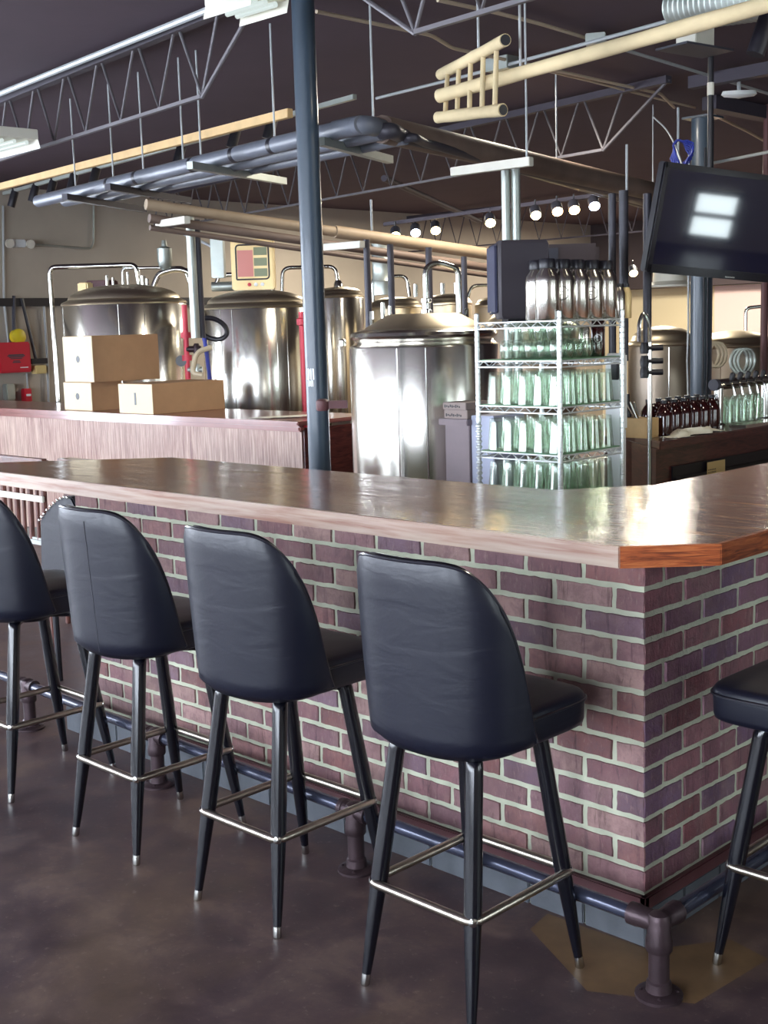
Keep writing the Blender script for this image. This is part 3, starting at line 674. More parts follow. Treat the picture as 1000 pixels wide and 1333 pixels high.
# ------------------------------------------------------------------ television
tv = thing('television', 'large black flat television hung tilted from a ceiling pole, screen off', 'television', far(940, 285, 7.1))
TL, TR, BL = far(866, 210, 6.75), far(1110, 243, 7.35), far(855, 354, 6.95)
u = (TR-TL); v = (TL-BL); nrm = u.cross(v).normalized()
if nrm.dot(CAM-TL) < 0: nrm = -nrm
un = u.normalized(); vn = nrm.cross(un).normalized()
if vn.z < 0: vn = -vn
hw, hh = u.length/2, v.length/2; ctr = TL+un*hw-vn*hh
MB().obox(ctr-nrm*.03, un*hw, vn*hh, nrm*.03).build('body', m_black, tv, bevel=.008)
bz = MB()
for s in (-1, 1):
    bz.obox(ctr+un*s*(hw-.016)+nrm*.004, un*.016, vn*hh, nrm*.006); bz.obox(ctr+vn*s*(hh-.016-(.008 if s < 0 else 0))+nrm*.004, un*hw, vn*(.016+(.008 if s < 0 else 0)), nrm*.006)
m_bezel = P('glossy_black_bezel', (18, 16, 26), .15, coat=1)
bz.build('bezel', m_bezel, tv, bevel=.003)
m_screen = P('tv_screen', (26, 27, 48), .05, spec=.9, coat=1); m_screen.node_tree.nodes['Principled BSDF'].inputs['Coat Roughness'].default_value = .03
MB().obox(ctr+nrm*.0005, un*(hw-.03), vn*(hh-.03), nrm*.001).build('screen', m_screen, tv, smooth=False)
MB().obox(ctr-vn*(hh-.012)-un*.1+nrm*.011, un*.035, vn*.004, nrm*.0005).build('badge', m_chrome, tv)
MB().obox(ctr-nrm*.062, un*(hw-.08), vn*(hh-.1), nrm*.012).build('back_housing', m_black, tv, bevel=.01)
pc = far(925, 160, 7.25); pt_ = V((pc.x, pc.y, H)); pbz = ctr.z
MB().tube([V((pc.x, pc.y, H)), V((pc.x, pc.y, pbz))], .017, 12).build('ceiling_pole', m_black, tv)
MB().lathe((pc.x, pc.y, zat(pc.x, pc.y, 124)), [(.02, 0), (.02, .07)], 14).build('pole_collar', m_offwhite, tv)
MB().beam((pc.x, pc.y, pbz), ctr-nrm*.07, .1, .12).build('mount', m_black, tv, bevel=.005)
TVC = ctr; TVN = nrm
# sight lines off the dark screen, for placing the added low window
def refl(px, py):
    d = ray(px, py); t = (ctr-CAM).dot(nrm)/d.dot(nrm); h = CAM+d*t; r = d-nrm*2*d.dot(nrm); return h, r
TVWIN = [refl(*p) for p in ((905, 248), (957, 254), (948, 313), (897, 306))]
# ------------------------------------------------------------------ rear counter with cartons
CY_, CZ = 3.0, 1.1
rcn = thing('rear_counter', 'half wall counter of combed pinkish plywood with cherry top trim', 'counter', (-7, CY_, 0))
xr = on(391, 570, 'y', CY_).x
MB().box((-10.8, CY_+.03, 0), (xr-.02, CY_+.1, CZ-.05)).build('panel', m_bead, rcn, smooth=False)
MB().box((-10.85, CY_-.02, CZ-.03), (xr+.0, CY_+.78, CZ)).build('counter_top', m_counter, rcn, bevel=.008)
MB().box((-10.85, CY_+.0, CZ-.075), (xr-.005, CY_+.06, CZ-.03)).build('trim', m_counter, rcn, bevel=.012)
MB().box((xr-.02, CY_+.04, 0), (xr, CY_+.72, CZ-.05)).build('end_panel', m_mahog, rcn)
def carton(label, pn, pe, pl_, ytop, zbase, slot, y0=None, x0=None):
    # near bottom corner at pn, left face to pixel pl_, right face to pixel pe
    c = on(pn[0], pn[1], 'z', zbase); 
    if y0 is not None:
        c = on(pn[0], pn[1], 'y', y0); c.z = zbase
    xl = on(pl_, pn[1], 'y', c.y).x; yf = on(pe, pn[1], 'x', c.x).y; yf = min(yf, 3.76); z1 = zat(c.x, c.y, ytop)
    t = thing('cardboard_box', label, 'box', ((c.x+xl)/2, (c.y+yf)/2, zbase), 0, 'cartons on the rear counter')
    MB().box((xl, c.y, zbase), (c.x, yf, z1)).build('carton', m_card, t, bevel=.004)
    MB().box((xl+.004, c.y-.002, zbase+.004), (c.x-.002, c.y+.002, z1-.004)).build('end_flap', m_cardlight, t)
    xm = (xl+c.x)/2; zm = zbase+(z1-zbase)*.5
    if slot == 'v': MB().box((xm-.012, c.y-.004, zm-.05), (xm+.012, c.y, zm+.05)).build('hand_hole', m_black, t)
    elif slot: MB().lathe((xm, c.y-.001, zm), [(.03, 0), (.03, .002)], 16, (0, -1, 0)).build('hand_hole', m_black, t)
    return c, xl, yf, z1
c_, xl_, yf_, z1_ = carton('low cardboard box under the tall one at the left of the counter', (121, 538), 160, 85, 498, CZ, 'r', y0=3.1)
carton('large cardboard box stacked on the low one on the counter', (123, 498), 220, 85, 437, z1_+.002, 'r', y0=3.08)
carton('long low cardboard box with pale slotted end lying on the counter', (200, 540), 305, 156, 500, CZ, 'v', y0=3.03)
pg = on(345, 545, 'z', CZ+.005); pm_ = MB()
for k in range(4):
    a = .3*k; c = pg+V((.06*k-.1, .12+.05*k, .002*k)); pm_.obox(c, (.12*math.cos(a), .12*math.sin(a), .003), (-.09*math.sin(a), .09*math.cos(a), 0), (0, 0, .001))
tag(pm_.build('papers', m_offwhite, smooth=False), 'loose papers lying at the right end of the rear counter', 'papers')
# small drawer cabinet right of the post
p0 = on(434, 600, 'y', 4.2); p1 = on(456, 600, 'y', 4.2)
dc = thing('drawer_cabinet', 'small beige drawer cabinet between the post and the centre tank', 'cabinet', ((p0.x+p1.x)/2, 4.3, 0))
zt = zat(p1.x, 4.2, 546)
MB().box((p0.x-.03, 4.22, 0), (p1.x, 4.6, zt)).build('body', m_offwhite, dc, bevel=.004)
for k in range(4): 
    z = zt-.14-.2*k; MB().box((p0.x-.01, 4.205, z-.08), (p1.x-.03, 4.22, z+.08)).build('drawer', m_tanpipe, dc, bevel=.003)
# ------------------------------------------------------------------ brewing tanks
def tank(label, pxc, pxr, ytop, t, dome=(.35, .12), lidr=.45, mat=None, z0=.35, seams=True, parts=None, flat=False):
    c = far(pxc, ytop, t); r = pxr/FPX*t; x, y = c.x, c.y; z1 = c.z
    o = thing('brewing_tank', label, 'tank', (x, y, 0)); mat = mat or m_steel
    MB().lathe((x, y, 0), [(r*.5, z0-.12), (r*.97, z0), (r, z0+.03), (r, z1-.01), (r*.99, z1)], 64).build('vessel', mat, o)
    h = dome[1]*r/.5
    if flat:
        prof = [(r*.99, z1), (r*.94, z1+.012), (r*.92, z1+.03), (r*.97, z1+.045), (r*.985, z1+.06), (r*.97, z1+.078), (r*.92, z1+.088), (r*.86, z1+.094), (r*.8, z1+.1)]
        MB().lathe((x, y, 0), prof, 64).build('shoulder', mat, o)
        MB().lathe((x, y, 0), [(r*.8, z1+.1), (r*.77, z1+.112), (r*.62, z1+.15), (r*.50, z1+.178), (r*.46, z1+.186), (0, z1+.188)], 64).build('lid', m_steel2, o)
        zt = z1+.188
    else:
        prof = [(r*.99, z1), (r*1.01, z1+.012), (r*.99, z1+.03), (r*.95, z1+.04), (r*.9, z1+.055)]+[(r*.9*math.cos(a), z1+.055+h*math.sin(a)) for a in [math.pi/2*k/8 for k in range(1, 9)]]
        MB().lathe((x, y, 0), prof, 64).build('dome', m_steel2, o); zt = z1+.055+h
    for a in (-2.4, -.8, .75, 2.3):
        MB().tube([(x+r*.8*math.cos(a), y+r*.8*math.sin(a), z0), (x+r*.85*math.cos(a), y+r*.85*math.sin(a), 0)], .035, 10).build('leg', mat, o)
    if seams:
        s = MB(); 
        vw = math.atan2(CAM.y-y, CAM.x-x)
        for da in seams if isinstance(seams, tuple) else (.35,):
            a = vw+da; s.box((x+r*math.cos(a)-.003, y+r*math.sin(a)-.003, z0+.05), (x+r*math.cos(a)+.003, y+r*math.sin(a)+.003, z1-.01))
        s.build('weld_seam', m_chrome, o)
    return o, V((x, y, zt)), r, z1
vx = V((_r.x, _r.y, 0))
t1, c1_, r1_, z1a = tank('left stainless brewing tank behind the cartons, tall pipe arch over its lid', 162, 80, 397, 12.5, seams=(-.1, .3))
MB().tube(fillet([V((c1_.x, c1_.y, 0))-vx*(r1_+.11)+V((0, 0, .4)), c1_-vx*(r1_+.11)+V((0, 0, .19)), c1_+vx*.14+V((0, 0, .19)), c1_+vx*.16+V((0, 0, .0))], .07, 6), .026, 12).build('spray_pipe', m_chrome, t1)
for dx, hgt, rr_ in ((-.16, .09, .018), (-.10, .07, .014), (.05, .12, .014), (.2, .08, .03), (.24, .05, .02)):
    MB().tube([c1_+vx*dx-V((0, 0, .05)), c1_+vx*dx+V((0, 0, hgt))], rr_, 10).build('fitting', m_chrome, t1)
MB().obox(c1_-vx*.38+V((0, 0, -.02)), vx*.05, V((0, .04, 0)), (0, 0, .05)).build('hinge_bracket', m_panel, t1, bevel=.01)
MB().obox(c1_-vx*.3+V((0, .1, .0)), vx*.12, V((0, .06, 0)), (0, 0, .05)).build('motor', m_redpost, t1, bevel=.01)
MB().tube(fillet([c1_+vx*.3+V((0, 0, -.03)), c1_+vx*.36+V((0, 0, .1)), c1_+vx*.55+V((0, 0, .14)), c1_+vx*.68+V((0, 0, .1)), c1_+vx*.72+V((0, 0, -.1))], .12, 6), .03, 12).build('hose_bend', m_chrome, t1)
MB().lathe(c1_+vx*.43+V((0, 0, .22)), [(.02, -.1), (.06, -.06), (.075, 0), (.075, .12), (.03, .14), (.02, .2)], 18).build('vent_pot', m_galv, t1)
MB().tube(fillet([c1_+vx*.0+V((0, 0, .0)), c1_+vx*.0+V((0, 0, .16)), c1_+vx*.62+V((0, 0, .15)), c1_+vx*.66+V((0, 0, .0))], .05, 5), .016, 10).build('cross_pipe', m_chrome, t1)
t2, c2_, r2_, z2a = tank('second stainless brewing tank, between the valve pipes and the dark post', 334, 71, 402, 12.0, seams=(-.7, -.45, .35, .55))
for dx, hh_ in ((-.05, .1), (.16, .12)): MB().tube([c2_+vx*dx-V((0, 0, .04)), c2_+vx*dx+V((0, 0, hh_))], .026, 10).build('fitting', m_chrome, t2)
MB().tube(fillet([c2_-vx*.38+V((0, 0, .06)), c2_-vx*.34+V((0, 0, .15)), c2_+vx*.15+V((0, 0, .15)), c2_+vx*.16+V((0, 0, 0))], .06, 5), .022, 10).build('spray_pipe', m_chrome, t2)
MB().tube([c2_-vx*.42+V((0, 0, .04)), c2_-vx*.12+V((0, 0, .04))], .045, 12).build('manway_arm', m_galv, t2)
t3, c3_, r3_, _z = tank('tall narrow stainless tank partly hidden behind the dark post', 441, 33, 388, 13.6, seams=(-.2, .2))
MB().tube(fillet([c3_-vx*.62+V((0, 0, -.1)), c3_-vx*.6+V((0, 0, .22)), c3_-vx*.02+V((0, 0, .22)), c3_+V((0, 0, 0))], .09, 6), .022, 10).build('spray_pipe', m_chrome, t3)
MB().lathe(c3_+V((0, 0, -.02)), [(.05, 0), (.05, .05), (.03, .09)], 14).build('port', m_chrome, t3)
t4, c4_, r4_, _z = tank('wide background tank whose lid shows left of the centre tank lid', 515, 34, 402, 12.4, seams=False, mat=m_steel2)
MB().tube(fillet([c4_-vx*.22+V((0, 0, -.04)), c4_-vx*.22+V((0, 0, .2)), c4_+vx*.12+V((0, 0, .2)), c4_+vx*.14+V((0, 0, 0))], .07, 5), .02, 10).build('spray_pipe', m_chrome, t4)
t5, c5_, r5_, _z = tank('background tank showing behind the centre tank lid under the U-shaped pipe', 582, 33, 398, 12.0, seams=False, mat=m_steel2)
for k in range(4): MB().tube([c5_+vx*(-.3+.13*k)-V((0, 0, .02)), c5_+vx*(-.3+.13*k)+V((0, 0, .1))], .025, 10).build('fitting', m_chrome, t5)
t6, c6_, r6_, _z = tank('background tank between the centre tank and the loudspeaker', 646, 28, 400, 13.0, seams=False, mat=m_steel2)
MB().tube(fillet([c6_-vx*.3+V((0, 0, -.02)), c6_-vx*.25+V((0, 0, .12)), c6_+vx*.2+V((0, 0, .12)), c6_+vx*.22+V((0, 0, -.02))], .06, 5), .018, 10).build('spray_pipe', m_chrome, t6)
tc, cc_, rc_, zc_ = tank('big shiny stainless tank in the centre right behind the bar', 552, 97.5, 449, 7.5, flat=True, seams=(-.35, .02), z0=.3)
for dx, hgt, rr_ in ((-.2, .05, .012), (-.24, .07, .014)):
    MB().tube([cc_+vx*dx-V((0, 0, .03)), cc_+vx*dx+V((0, 0, hgt))], rr_, 10).build('fitting', m_chrome, tc)
MB().tube(fillet([cc_+vx*.02-V((0, 0, .02)), cc_+vx*.02+V((0, 0, .27)), cc_+vx*.06+V((0, .05, .3)), cc_+vx*.15+V((0, .1, .26)), cc_+vx*.15+V((0, .1, .0))], .04, 5), .018, 12).build('u_pipe', m_chrome, tc)
MB().lathe(cc_+vx*.02, [(.035, -.01), (.035, .02), (.026, .025), (.026, .06), (.034, .065), (.034, .085), (.02, .09)], 16).build('clamp', m_chrome, tc)
for dx in (.26, -.31): MB().obox(cc_+vx*dx+V((0, 0, -.04)), vx*.008, V((0, .008, 0)), (0, 0, .06)).build('lid_hinge', m_chrome, tc)
for dx in (-.415, .41): MB().lathe(V((cc_.x, cc_.y, zc_))+vx*dx+V((0, -.1, .0)), [(.02, .01), (.02, .04), (.01, .05)], 12).build('lug', m_chrome, tc)
t7, c7_, r7_, _z = tank('dark domed tank behind the pipes left of the thick pillar', 862, 44, 450, 11.0, seams=(.2,), dome=(.3, .2), mat=m_steel3)
t8, c8_, r8_, _z = tank('dark domed tank right of the thick pillar behind the taps', 955, 52, 452, 12.6, seams=(-.3,), dome=(.3, .14), mat=m_steel3)
t9, c9_, r9_, _z = tank('tank behind the wire rack glinting between its shelves', 690, 60, 428, 11.5, seams=(.2,), dome=(.3, .2), mat=m_steel3)
MB().tube(fillet([c8_+vx*.12+V((0, 0, -.03)), c8_+vx*.12+V((0, 0, .22)), c8_+vx*.4+V((0, 0, .24))], .05, 5), .018, 10).build('spray_pipe', m_chrome, t8)
# clutter on the right tanks: hoses and fittings
for k, (px, py, m, lb) in enumerate(((925, 462, m_hosetan, 'tan coiled hose on the right tank'), (962, 470, m_galv, 'grey valve cluster on the right tank'))):
    c = far(px, py, 10.2); q = MB()
    for j in range(3): q.tube([c+vx*(.07*math.cos(a)+.03*j)+V((0, 0, .1*math.sin(a))) for a in [i*math.pi/6 for i in range(12)]], .014, 7, close=True)
    tag(q.build('coiled_hose', m), lb, 'hose')
# ------------------------------------------------------------------ valves, hoses by the left tanks
st_ = far(240, 400, 11.0)
stp = thing('red_valve_pipe', 'faded red standpipe with valves between the two left tanks', 'pipe', (st_.x, st_.y, 0))
MB().tube([V((st_.x, st_.y, 0)), st_+V((0, 0, .02))], .024, 14).build('standpipe', m_pink, stp)
for z in (1.28, 1.5, 1.7): MB().lathe((st_.x, st_.y, z), [(.045, 0), (.045, .05)], 14).build('flange', m_pink, stp)
for z, m in ((1.6, m_iron), (1.42, m_galv)):
    MB().tube([V((st_.x, st_.y, z)), V((st_.x, st_.y, z))+vx*.13], .028, 12).lathe(V((st_.x, st_.y, z))+vx*.09, [(.03, -.04), (.034, .02), (.02, .05)], 12).build('valve_body', m, stp, bevel=.002)
MB().lathe(V((st_.x, st_.y, 1.5))+V((-.03, -.04, 0)), [(.05, 0), (.05, .01)], 16, (.6, -.8, 0)).build('hand_wheel', m_black, stp)
hc = far(277, 428, 10.9)
lp = [hc+vx*(.12*math.cos(a)+.03*math.sin(a))+V((0, 0, .08*math.sin(a)-.05*math.cos(a))) for a in [i*math.pi/12 for i in range(24)]]
tag(MB().tube(lp, .022, 8, close=True).build('hose_loop', m_black), 'black hose loop hung beside the red valve pipe', 'hose')
tag(MB().tube(fillet([far(262, 425, 10.8), far(268, 450, 10.8), far(274, 500, 10.8), far(272, 560, 10.8)], .1), .018, 8).build('blue_hose', m_blue), 'blue hose hanging right of the red valve pipe', 'hose')
tag(MB().tube(fillet([far(276, 452, 10.7), far(256, 458, 10.7), far(250, 486, 10.7), far(264, 488, 10.7)], .12), .022, 8).build('tan_hose', m_hosetan), 'short tan hose curling under the red pipe valves', 'hose')
rp = far(393, 406, 10.9); tag(MB().lathe((rp.x, rp.y, 0), [(.03, 0), (.03, rp.z-.12), (.05, rp.z-.11), (.05, rp.z-.06), (.03, rp.z-.05), (.03, rp.z)], 14).build('red_standpipe', m_pink), 'short red pipe peeking out left of the dark post', 'pipe')
# control panel
cp = far(330, 345, 9.6); ex = (vx+V((.06, .03, 0))).normalized(); ez = V((0, 0, 1)); ey = ez.cross(ex)
box = thing('control_panel', 'yellow control box with windowed red and green indicator rows above a tank', 'control panel', cp)
MB().obox(cp, ex*.165, ey*.06, ez*.19).build('enclosure', m_panel, box, bevel=.01)
dn = -ey if (-ey).dot(CAM-cp) > 0 else ey
wf = [cp+dn*.062+ex*a+ez*b for a, b in ((-.125, -.11), (.125, -.11), (.125, .15), (-.125, .15))]
MB().tube(fillet(wf+[wf[0]], .03), .006, 6).build('window_gasket', m_black, box)
MB().obox(cp+dn*.0605+ex*-.055+ez*.01, ex*.06, dn*.001, ez*.1).build('indicator_rows', P('indicator_red', (206, 130, 120), .4), box)
gq = MB()
for k in range(3): gq.obox(cp+dn*.062+ex*.062+ez*(-.06+.08*k), ex*.05, dn*.001, ez*.03)
gq.build('indicator_rows', P('indicator_green', (120, 128, 96), .4), box)
for k in range(3): MB().lathe(cp+dn*.06+ex*(-.03+.05*k)-ez*.15, [(.014, 0), (.014, .012), (0, .014)], 12, dn).build('push_button', m_white if k else m_red, box)
gb = far(284, 335, 9.8); tag(MB().obox(gb, ex*.05, ey*.06, ez*.16).build('junction_cabinet', m_galv, bevel=.005), 'narrow grey electrical box left of the yellow control box', 'electrical box')
cr = [far(262, 300, 9.8), far(268, 305, 9.8), far(268, 385, 9.8)]
tag(MB().tube(fillet([far(224, 298, 9.9), far(266, 316, 9.9), far(278, 322, 9.9), far(278, 345, 9.9)], .08), .012, 8).build('conduit', m_conduit), 'bent conduit feeding the narrow grey electrical box', 'conduit')
# ------------------------------------------------------------------ things on the left wall
WX = X0
def w(px, py, d=0): p = on(px, py, 'x', WX+d); return p
rb = w(21, 465, .08); a, b = w(0, 446, .16), w(42, 484, .16)
rbx = thing('red_wall_box', 'bright red metal box with grey printed emblem on the left wall', 'box', (WX+.09, (a.y+b.y)/2, b.z))
MB().box((WX+.02, a.y-.02, b.z), (WX+.16, b.y, a.z)).build('body', m_red, rbx, bevel=.015)
em = MB(); yc, zc = (a.y+b.y)/2, (a.z+b.z)/2
for dz, wv in ((.03, .095), (.018, .11), (.004, .09), (-.012, .07), (-.04, .04), (-.055, .05)): em.box((WX+.16, yc-wv, zc+dz-.006), (WX+.1625, yc+wv, zc+dz+.005))
em.build('emblem', m_dark, rbx, smooth=False); MB().box((WX+.16, yc+.04, zc-.12), (WX+.1625, yc+.14, zc-.11)).build('caption', m_white, rbx, smooth=False)
a, b = w(8, 311, .08), w(40, 322, .08); el = thing('emergency_light', 'white twin-head emergency light high on the left wall', 'emergency light', (WX+.05, (a.y+b.y)/2, b.z))
MB().box((WX, a.y+.05, b.z), (WX+.08, b.y-.05, a.z)).build('housing', m_white, el, bevel=.01)
for y in (a.y+.02, b.y-.02): MB().lathe((WX+.07, y, (a.z+b.z)/2), [(.03, 0), (.05, .03), (.05, .06)], 16, (1, 0, -.2)).build('lamp', m_offwhite, el)
def wc(label, pts, r=.014, mat=m_conduit, cat='conduit', name='wall_conduit'): return tag(MB().tube(fillet([w(a, b, .03) for a, b in pts], .12), r, 8).build(name, mat), label, cat)
wc('conduit running from the emergency light up the left wall', [(42, 318), (118, 324), (122, 316), (122, 262)], .012, m_galv)
wc('white conduit dropping down the left wall to the red box', [(4, 268), (5, 390), (11, 446)], .014)
wc('white conduit standing on the left wall right of the brooms', [(57, 392), (62, 470), (64, 545)], .016)
tag(MB().tube([w(18, 396, .05), w(18, 432, .06)], .022, 8).tube([w(18, 396, .05), w(18, 385, .05)], .02, 8).build('squeegee', m_dark), 'short dark tool handle hanging above the yellow reel', 'tool')
br = thing('push_broom', 'dark handled broom with straw head hung on the left wall', 'broom', w(45, 470, .07))
MB().tube([w(28, 388, .06), w(47, 468, .09)], .02, 8).build('handle', m_black, br)
MB().obox(w(50, 470, .09), (0, .1, 0), (.03, 0, 0), (0, 0, .03)).build('head_block', m_black, br)
hA, hB = w(43, 476, .1), w(58, 486, .1); MB().box((WX+.04, hA.y, hB.z), (WX+.16, hB.y, hA.z)).build('bristles', m_bristle, br, bevel=.01)
yc_ = w(24, 438, .1); tag(MB().lathe(yc_+V((-.05, 0, 0)), [(.085, 0), (.085, .07), (.05, .09)], 20, (1, 0, 0)).build('yellow_reel', m_yellow), 'round yellow reel on top of the red wall box', 'reel')
a, b = w(7, 500, .08), w(20, 520, .08); tag(MB().box((WX, a.y, b.z), (WX+.1, b.y, a.z)).build('switch_box', m_galv, bevel=.01), 'grey switch box low on the left wall', 'switch box')
a, b = w(31, 506, .08), w(42, 523, .08); fp = thing('fire_pull_station', 'small red fire pull station low on the left wall', 'alarm', (WX+.04, (a.y+b.y)/2, b.z))
MB().box((WX, a.y, b.z), (WX+.09, b.y, a.z)).build('body', m_red, fp, bevel=.01)
MB().box((WX+.09, a.y+.02, (a.z+b.z)/2-.01), (WX+.1, b.y-.02, (a.z+b.z)/2+.015)).build('pull_bar', m_white, fp)
wc('short conduit joining the red box to the pull station', [(35, 486), (36, 506)], .012)
# ------------------------------------------------------------------ podium and stacked boxes by the rack
zf = 0
pa = on(577, 600, 'y', 2.3); pb = on(609, 600, 'y', 2.3)
pd = thing('grey_podium', 'narrow grey-pink pedestal between the centre tank and the wire rack', 'pedestal', ((pa.x+pb.x)/2, 2.4, 0))
zt = zat(pb.x, 2.3, 546)
m_pod = P('mauve_grey_laminate', (128, 112, 116), .5, var=.05); m_pod2 = P('pale_blue_panel', (176, 182, 204), .4)
MB().box((pa.x, 2.32, 0), (pb.x, 2.62, zt-.01)).build('body', m_pod, pd, bevel=.004)
MB().box((pa.x-.02, 2.29, zt-.035), (pb.x+.01, 2.64, zt)).build('top', m_pod, pd, bevel=.004)
MB().box((pb.x+.002, 2.33, 0), (pb.x+.16, 2.6, zt+.02)).build('side_panel', m_pod2, pd, bevel=.004)
z2 = zt
for lb, h_, tt in (('lower grey box with printed lettering on the pedestal', .048, 1), ('upper grey box on the pedestal', .04, 0)):
    bx_ = thing('small_carton', lb, 'box', ((pa.x+pb.x)/2, 2.4, z2+.001), 0, 'small boxes on the pedestal')
    MB().box((pa.x+.005, 2.3+.01*tt, z2+.001), (pb.x-.005, 2.5, z2+h_)).build('carton', P('grey_card', (150, 134, 128), .7), bx_, bevel=.003)
    wr = MB()
    for k in range(9): 
        x = pa.x+.02+k*.013; wr.box((x, 2.2985+.01*tt, z2+.012+.003*(k % 2)), (x+.007, 2.3+.01*tt, z2+.028-.003*(k % 3)))
    wr.build('lettering', m_black, bx_, smooth=False); z2 += h_+.001
# ------------------------------------------------------------------ wire rack
RX, RYY, SW, SD = -1.61, 1.80, .485, .50
pts = [(RX, RYY), (RX-SW, RYY), (RX, RYY+SD), (RX-SW, RYY+SD)]
rk = thing('wire_rack', 'chrome wire shelving rack full of clear glasses behind the bar', 'shelving rack', (RX-SW/2, RYY+SD/2, 0))
ZT = zat(RX, RYY, 414)
for i, (x, y) in enumerate(pts):
    prof = [(.0125, .0)]; z = .02
    while z < ZT+.02:
        prof += [(.0125, z), (.0108, z+.002), (.0108, z+.005), (.0125, z+.007)] if (i != 1 or z > 1.25) else [(.009, z), (.0155, z+.008), (.0155, z+.012), (.009, z+.02)]
        z += .0254
    prof += [(.0125, ZT+.03), (.006, ZT+.035), (0, ZT+.036)]
    MB().lathe((x, y, 0), prof, 12).build('upright', m_wire, rk)
shz = [ZT-.012, zat(RX, RYY, 470), zat(RX, RYY, 531), zat(RX, RYY, 594), zat(RX, RYY, 652), .25]
for k, z in enumerate(shz):
    m = MB(); cs = [V((RX, RYY, z)), V((RX-SW, RYY, z)), V((RX-SW, RYY+SD, z)), V((RX, RYY+SD, z))]
    for a, b in zip(cs, cs[1:]+cs[:1]):
        for dz in (0, -.028): m.tube([a+V((0, 0, dz)), b+V((0, 0, dz))], .004, 6)
        n = 12; zz = []
        for i in range(n+1): zz.append(a+(b-a)*i/n+V((0, 0, 0 if i % 2 else -.028)))
        m.tube(zz, .0028, 5)
    for i in range(1, 18): y = RYY+SD*i/18; m.tube([(RX, y, z), (RX-SW, y, z)], .0016, 4)
    sh = m.build('shelf', m_wire, rk)
    if 1 <= k <= 4: MB().box((RX-.008, RYY+.008, z+.002), (RX-SW+.008, RYY+SD-.008, z+.007)).build('liner', m_liner, sh, smooth=False)
# glasses
def glass_mesh(h=.15, r0=.031, r1=.043, inv=True):
    out = [(0, 0), (r0, 0), (r0+.001, .004)]+[(r0+(r1-r0)*t, h*t) for t in (.3, .6, .8, 1)]
    inn = [(r1-.002, h)]+[(r0+(r1-r0)*t-.003, h*t) for t in (.8, .5, .12)]+[(0, .015)]
    prof = out+inn
    if inv: prof = [(r, h-z) for r, z in prof]
    m = MB().lathe((0, 0, 0), prof, 14); m.f = [f for f in m.f if len(f) == 4]; m.fc = m.fc[:len(m.f)]; return m
g_p = glass_mesh(); pint = g_p.build('pint_glass', m_glass, local=True); 
g_s = MB().lathe((0, 0, 0), [(0, .086), (.018, .088), (.03, .085), (.036, .058), (.033, .025), (.027, 0), (.025, 0), (.031, .025), (.034, .058), (.0, .08)], 14); g_s.f = [f for f in g_s.f if len(f) == 4]; g_s.fc = g_s.fc[:len(g_s.f)]
tast = g_s.build('tasting_glass', m_glass, local=True)
used = {}
def putglass(src, x, y, z, label, cat, group):
    o = src if not used.get(src.name) else src.copy()
    if used.get(src.name): C.objects.link(o)
    used[src.name] = True; o.location = (x, y, z); o.rotation_euler = (0, 0, random.random()*6); tag(o, label, cat, group)
for k, (src, nx, ny, lb, g) in enumerate(((tast, 6, 6, 'small rounded glass stacked on the upper shelf of the rack', 'small glasses on the upper shelf'),
                                     (pint, 5, 5, 'clear pint glass upside down on the middle green-lined shelf', 'pint glasses on the middle shelf'),
                                     (pint, 5, 5, 'clear pint glass upside down on the lower green-lined shelf', 'pint glasses on the lower shelf'),
                                     (pint, 5, 5, 'clear pint glass upside down on the bottom visible shelf', 'pint glasses on the bottom visible shelf'))):
    z = shz[k+1]+.0075; px_ = (SW-.12)/(nx-1); py_ = (SD-.12)/(ny-1)
    for i in range(nx):
        for j in range(ny):
            
            if k == 0 and (i == nx-1 or (j >= ny-1)): continue
            
            putglass(src, RX-.06-px_*i, RYY+.06+py_*j, z, lb, 'glass', g)
    if k == 0:
        for i in range(4):
            for j in range(3): putglass(src, RX-.08-px_*i, RYY+.06+py_*j, z+.089, 'small rounded glass on top of the other glasses, upper shelf', 'glass', 'top layer of small glasses')
# cans and white dispenser right rear of the rack
def bottle(loc, prof, name, mat, label, cat, group=None, cap=None, capmat=None, logo=None, seg=24):
    t = thing(name, label, cat, loc, 0, group); MB().lathe((0, 0, 0), prof, seg).build('body', mat, t, local=True)
    if cap: MB().lathe((0, 0, 0), cap, 16).build('cap', capmat, t, local=True)
    if logo:
        R, z, rr, ang = logo; m = MB(); pts = [V((R*math.cos(ang+rr*math.cos(a)/R), R*math.sin(ang+rr*math.cos(a)/R), z+rr*math.sin(a))) for a in [i*math.pi/12 for i in range(24)]]
        m.tube(pts, .0016, 5, close=True)
        for dz in (-.008, .008): m.box((R*math.cos(ang)-.006, R*math.sin(ang)-.006, z+dz-.002), (R*math.cos(ang)+.0012, R*math.sin(ang)+.0012, z+dz+.002))
        m.build('round_emblem', capmat if capmat != m_chrome else m_black, t, local=True)
    return t
ztop = ZT-.008
gp = [(.052, 0), (.056, .006), (.056, .175), (.052, .2), (.034, .225), (.032, .235)]; gc = [(.036, .232), (.037, .236), (.037, .268), (.033, .274)]
va_ = math.atan2(CAM.y-RYY-.2, CAM.x-RX)
n_ = 0
GL = ['leftmost steel growler on the rack top, plain silver', 'steel growler with round emblem next to the plain silver one', 'middle steel growler of the front row on the rack top', 'steel growler with round emblem right of the row middle', 'last tall steel growler at the right of the front row']
for i in range(5):
    y = RYY+.0+.114*i; x = RX-.065
    bottle((x, y, ztop), gp, 'steel_growler', m_steel, GL[i], 'growler', 'steel growlers on the rack', gc, m_black, (.0565, .12, .03, va_) if i in (1, 3) else None)
for i in range(4):
    bottle((RX-.166, RYY+.057+.114*i, ztop), gp, 'steel_growler', m_steel, 'steel growler half hidden in the row behind', 'growler', 'steel growlers behind', gc, m_black)
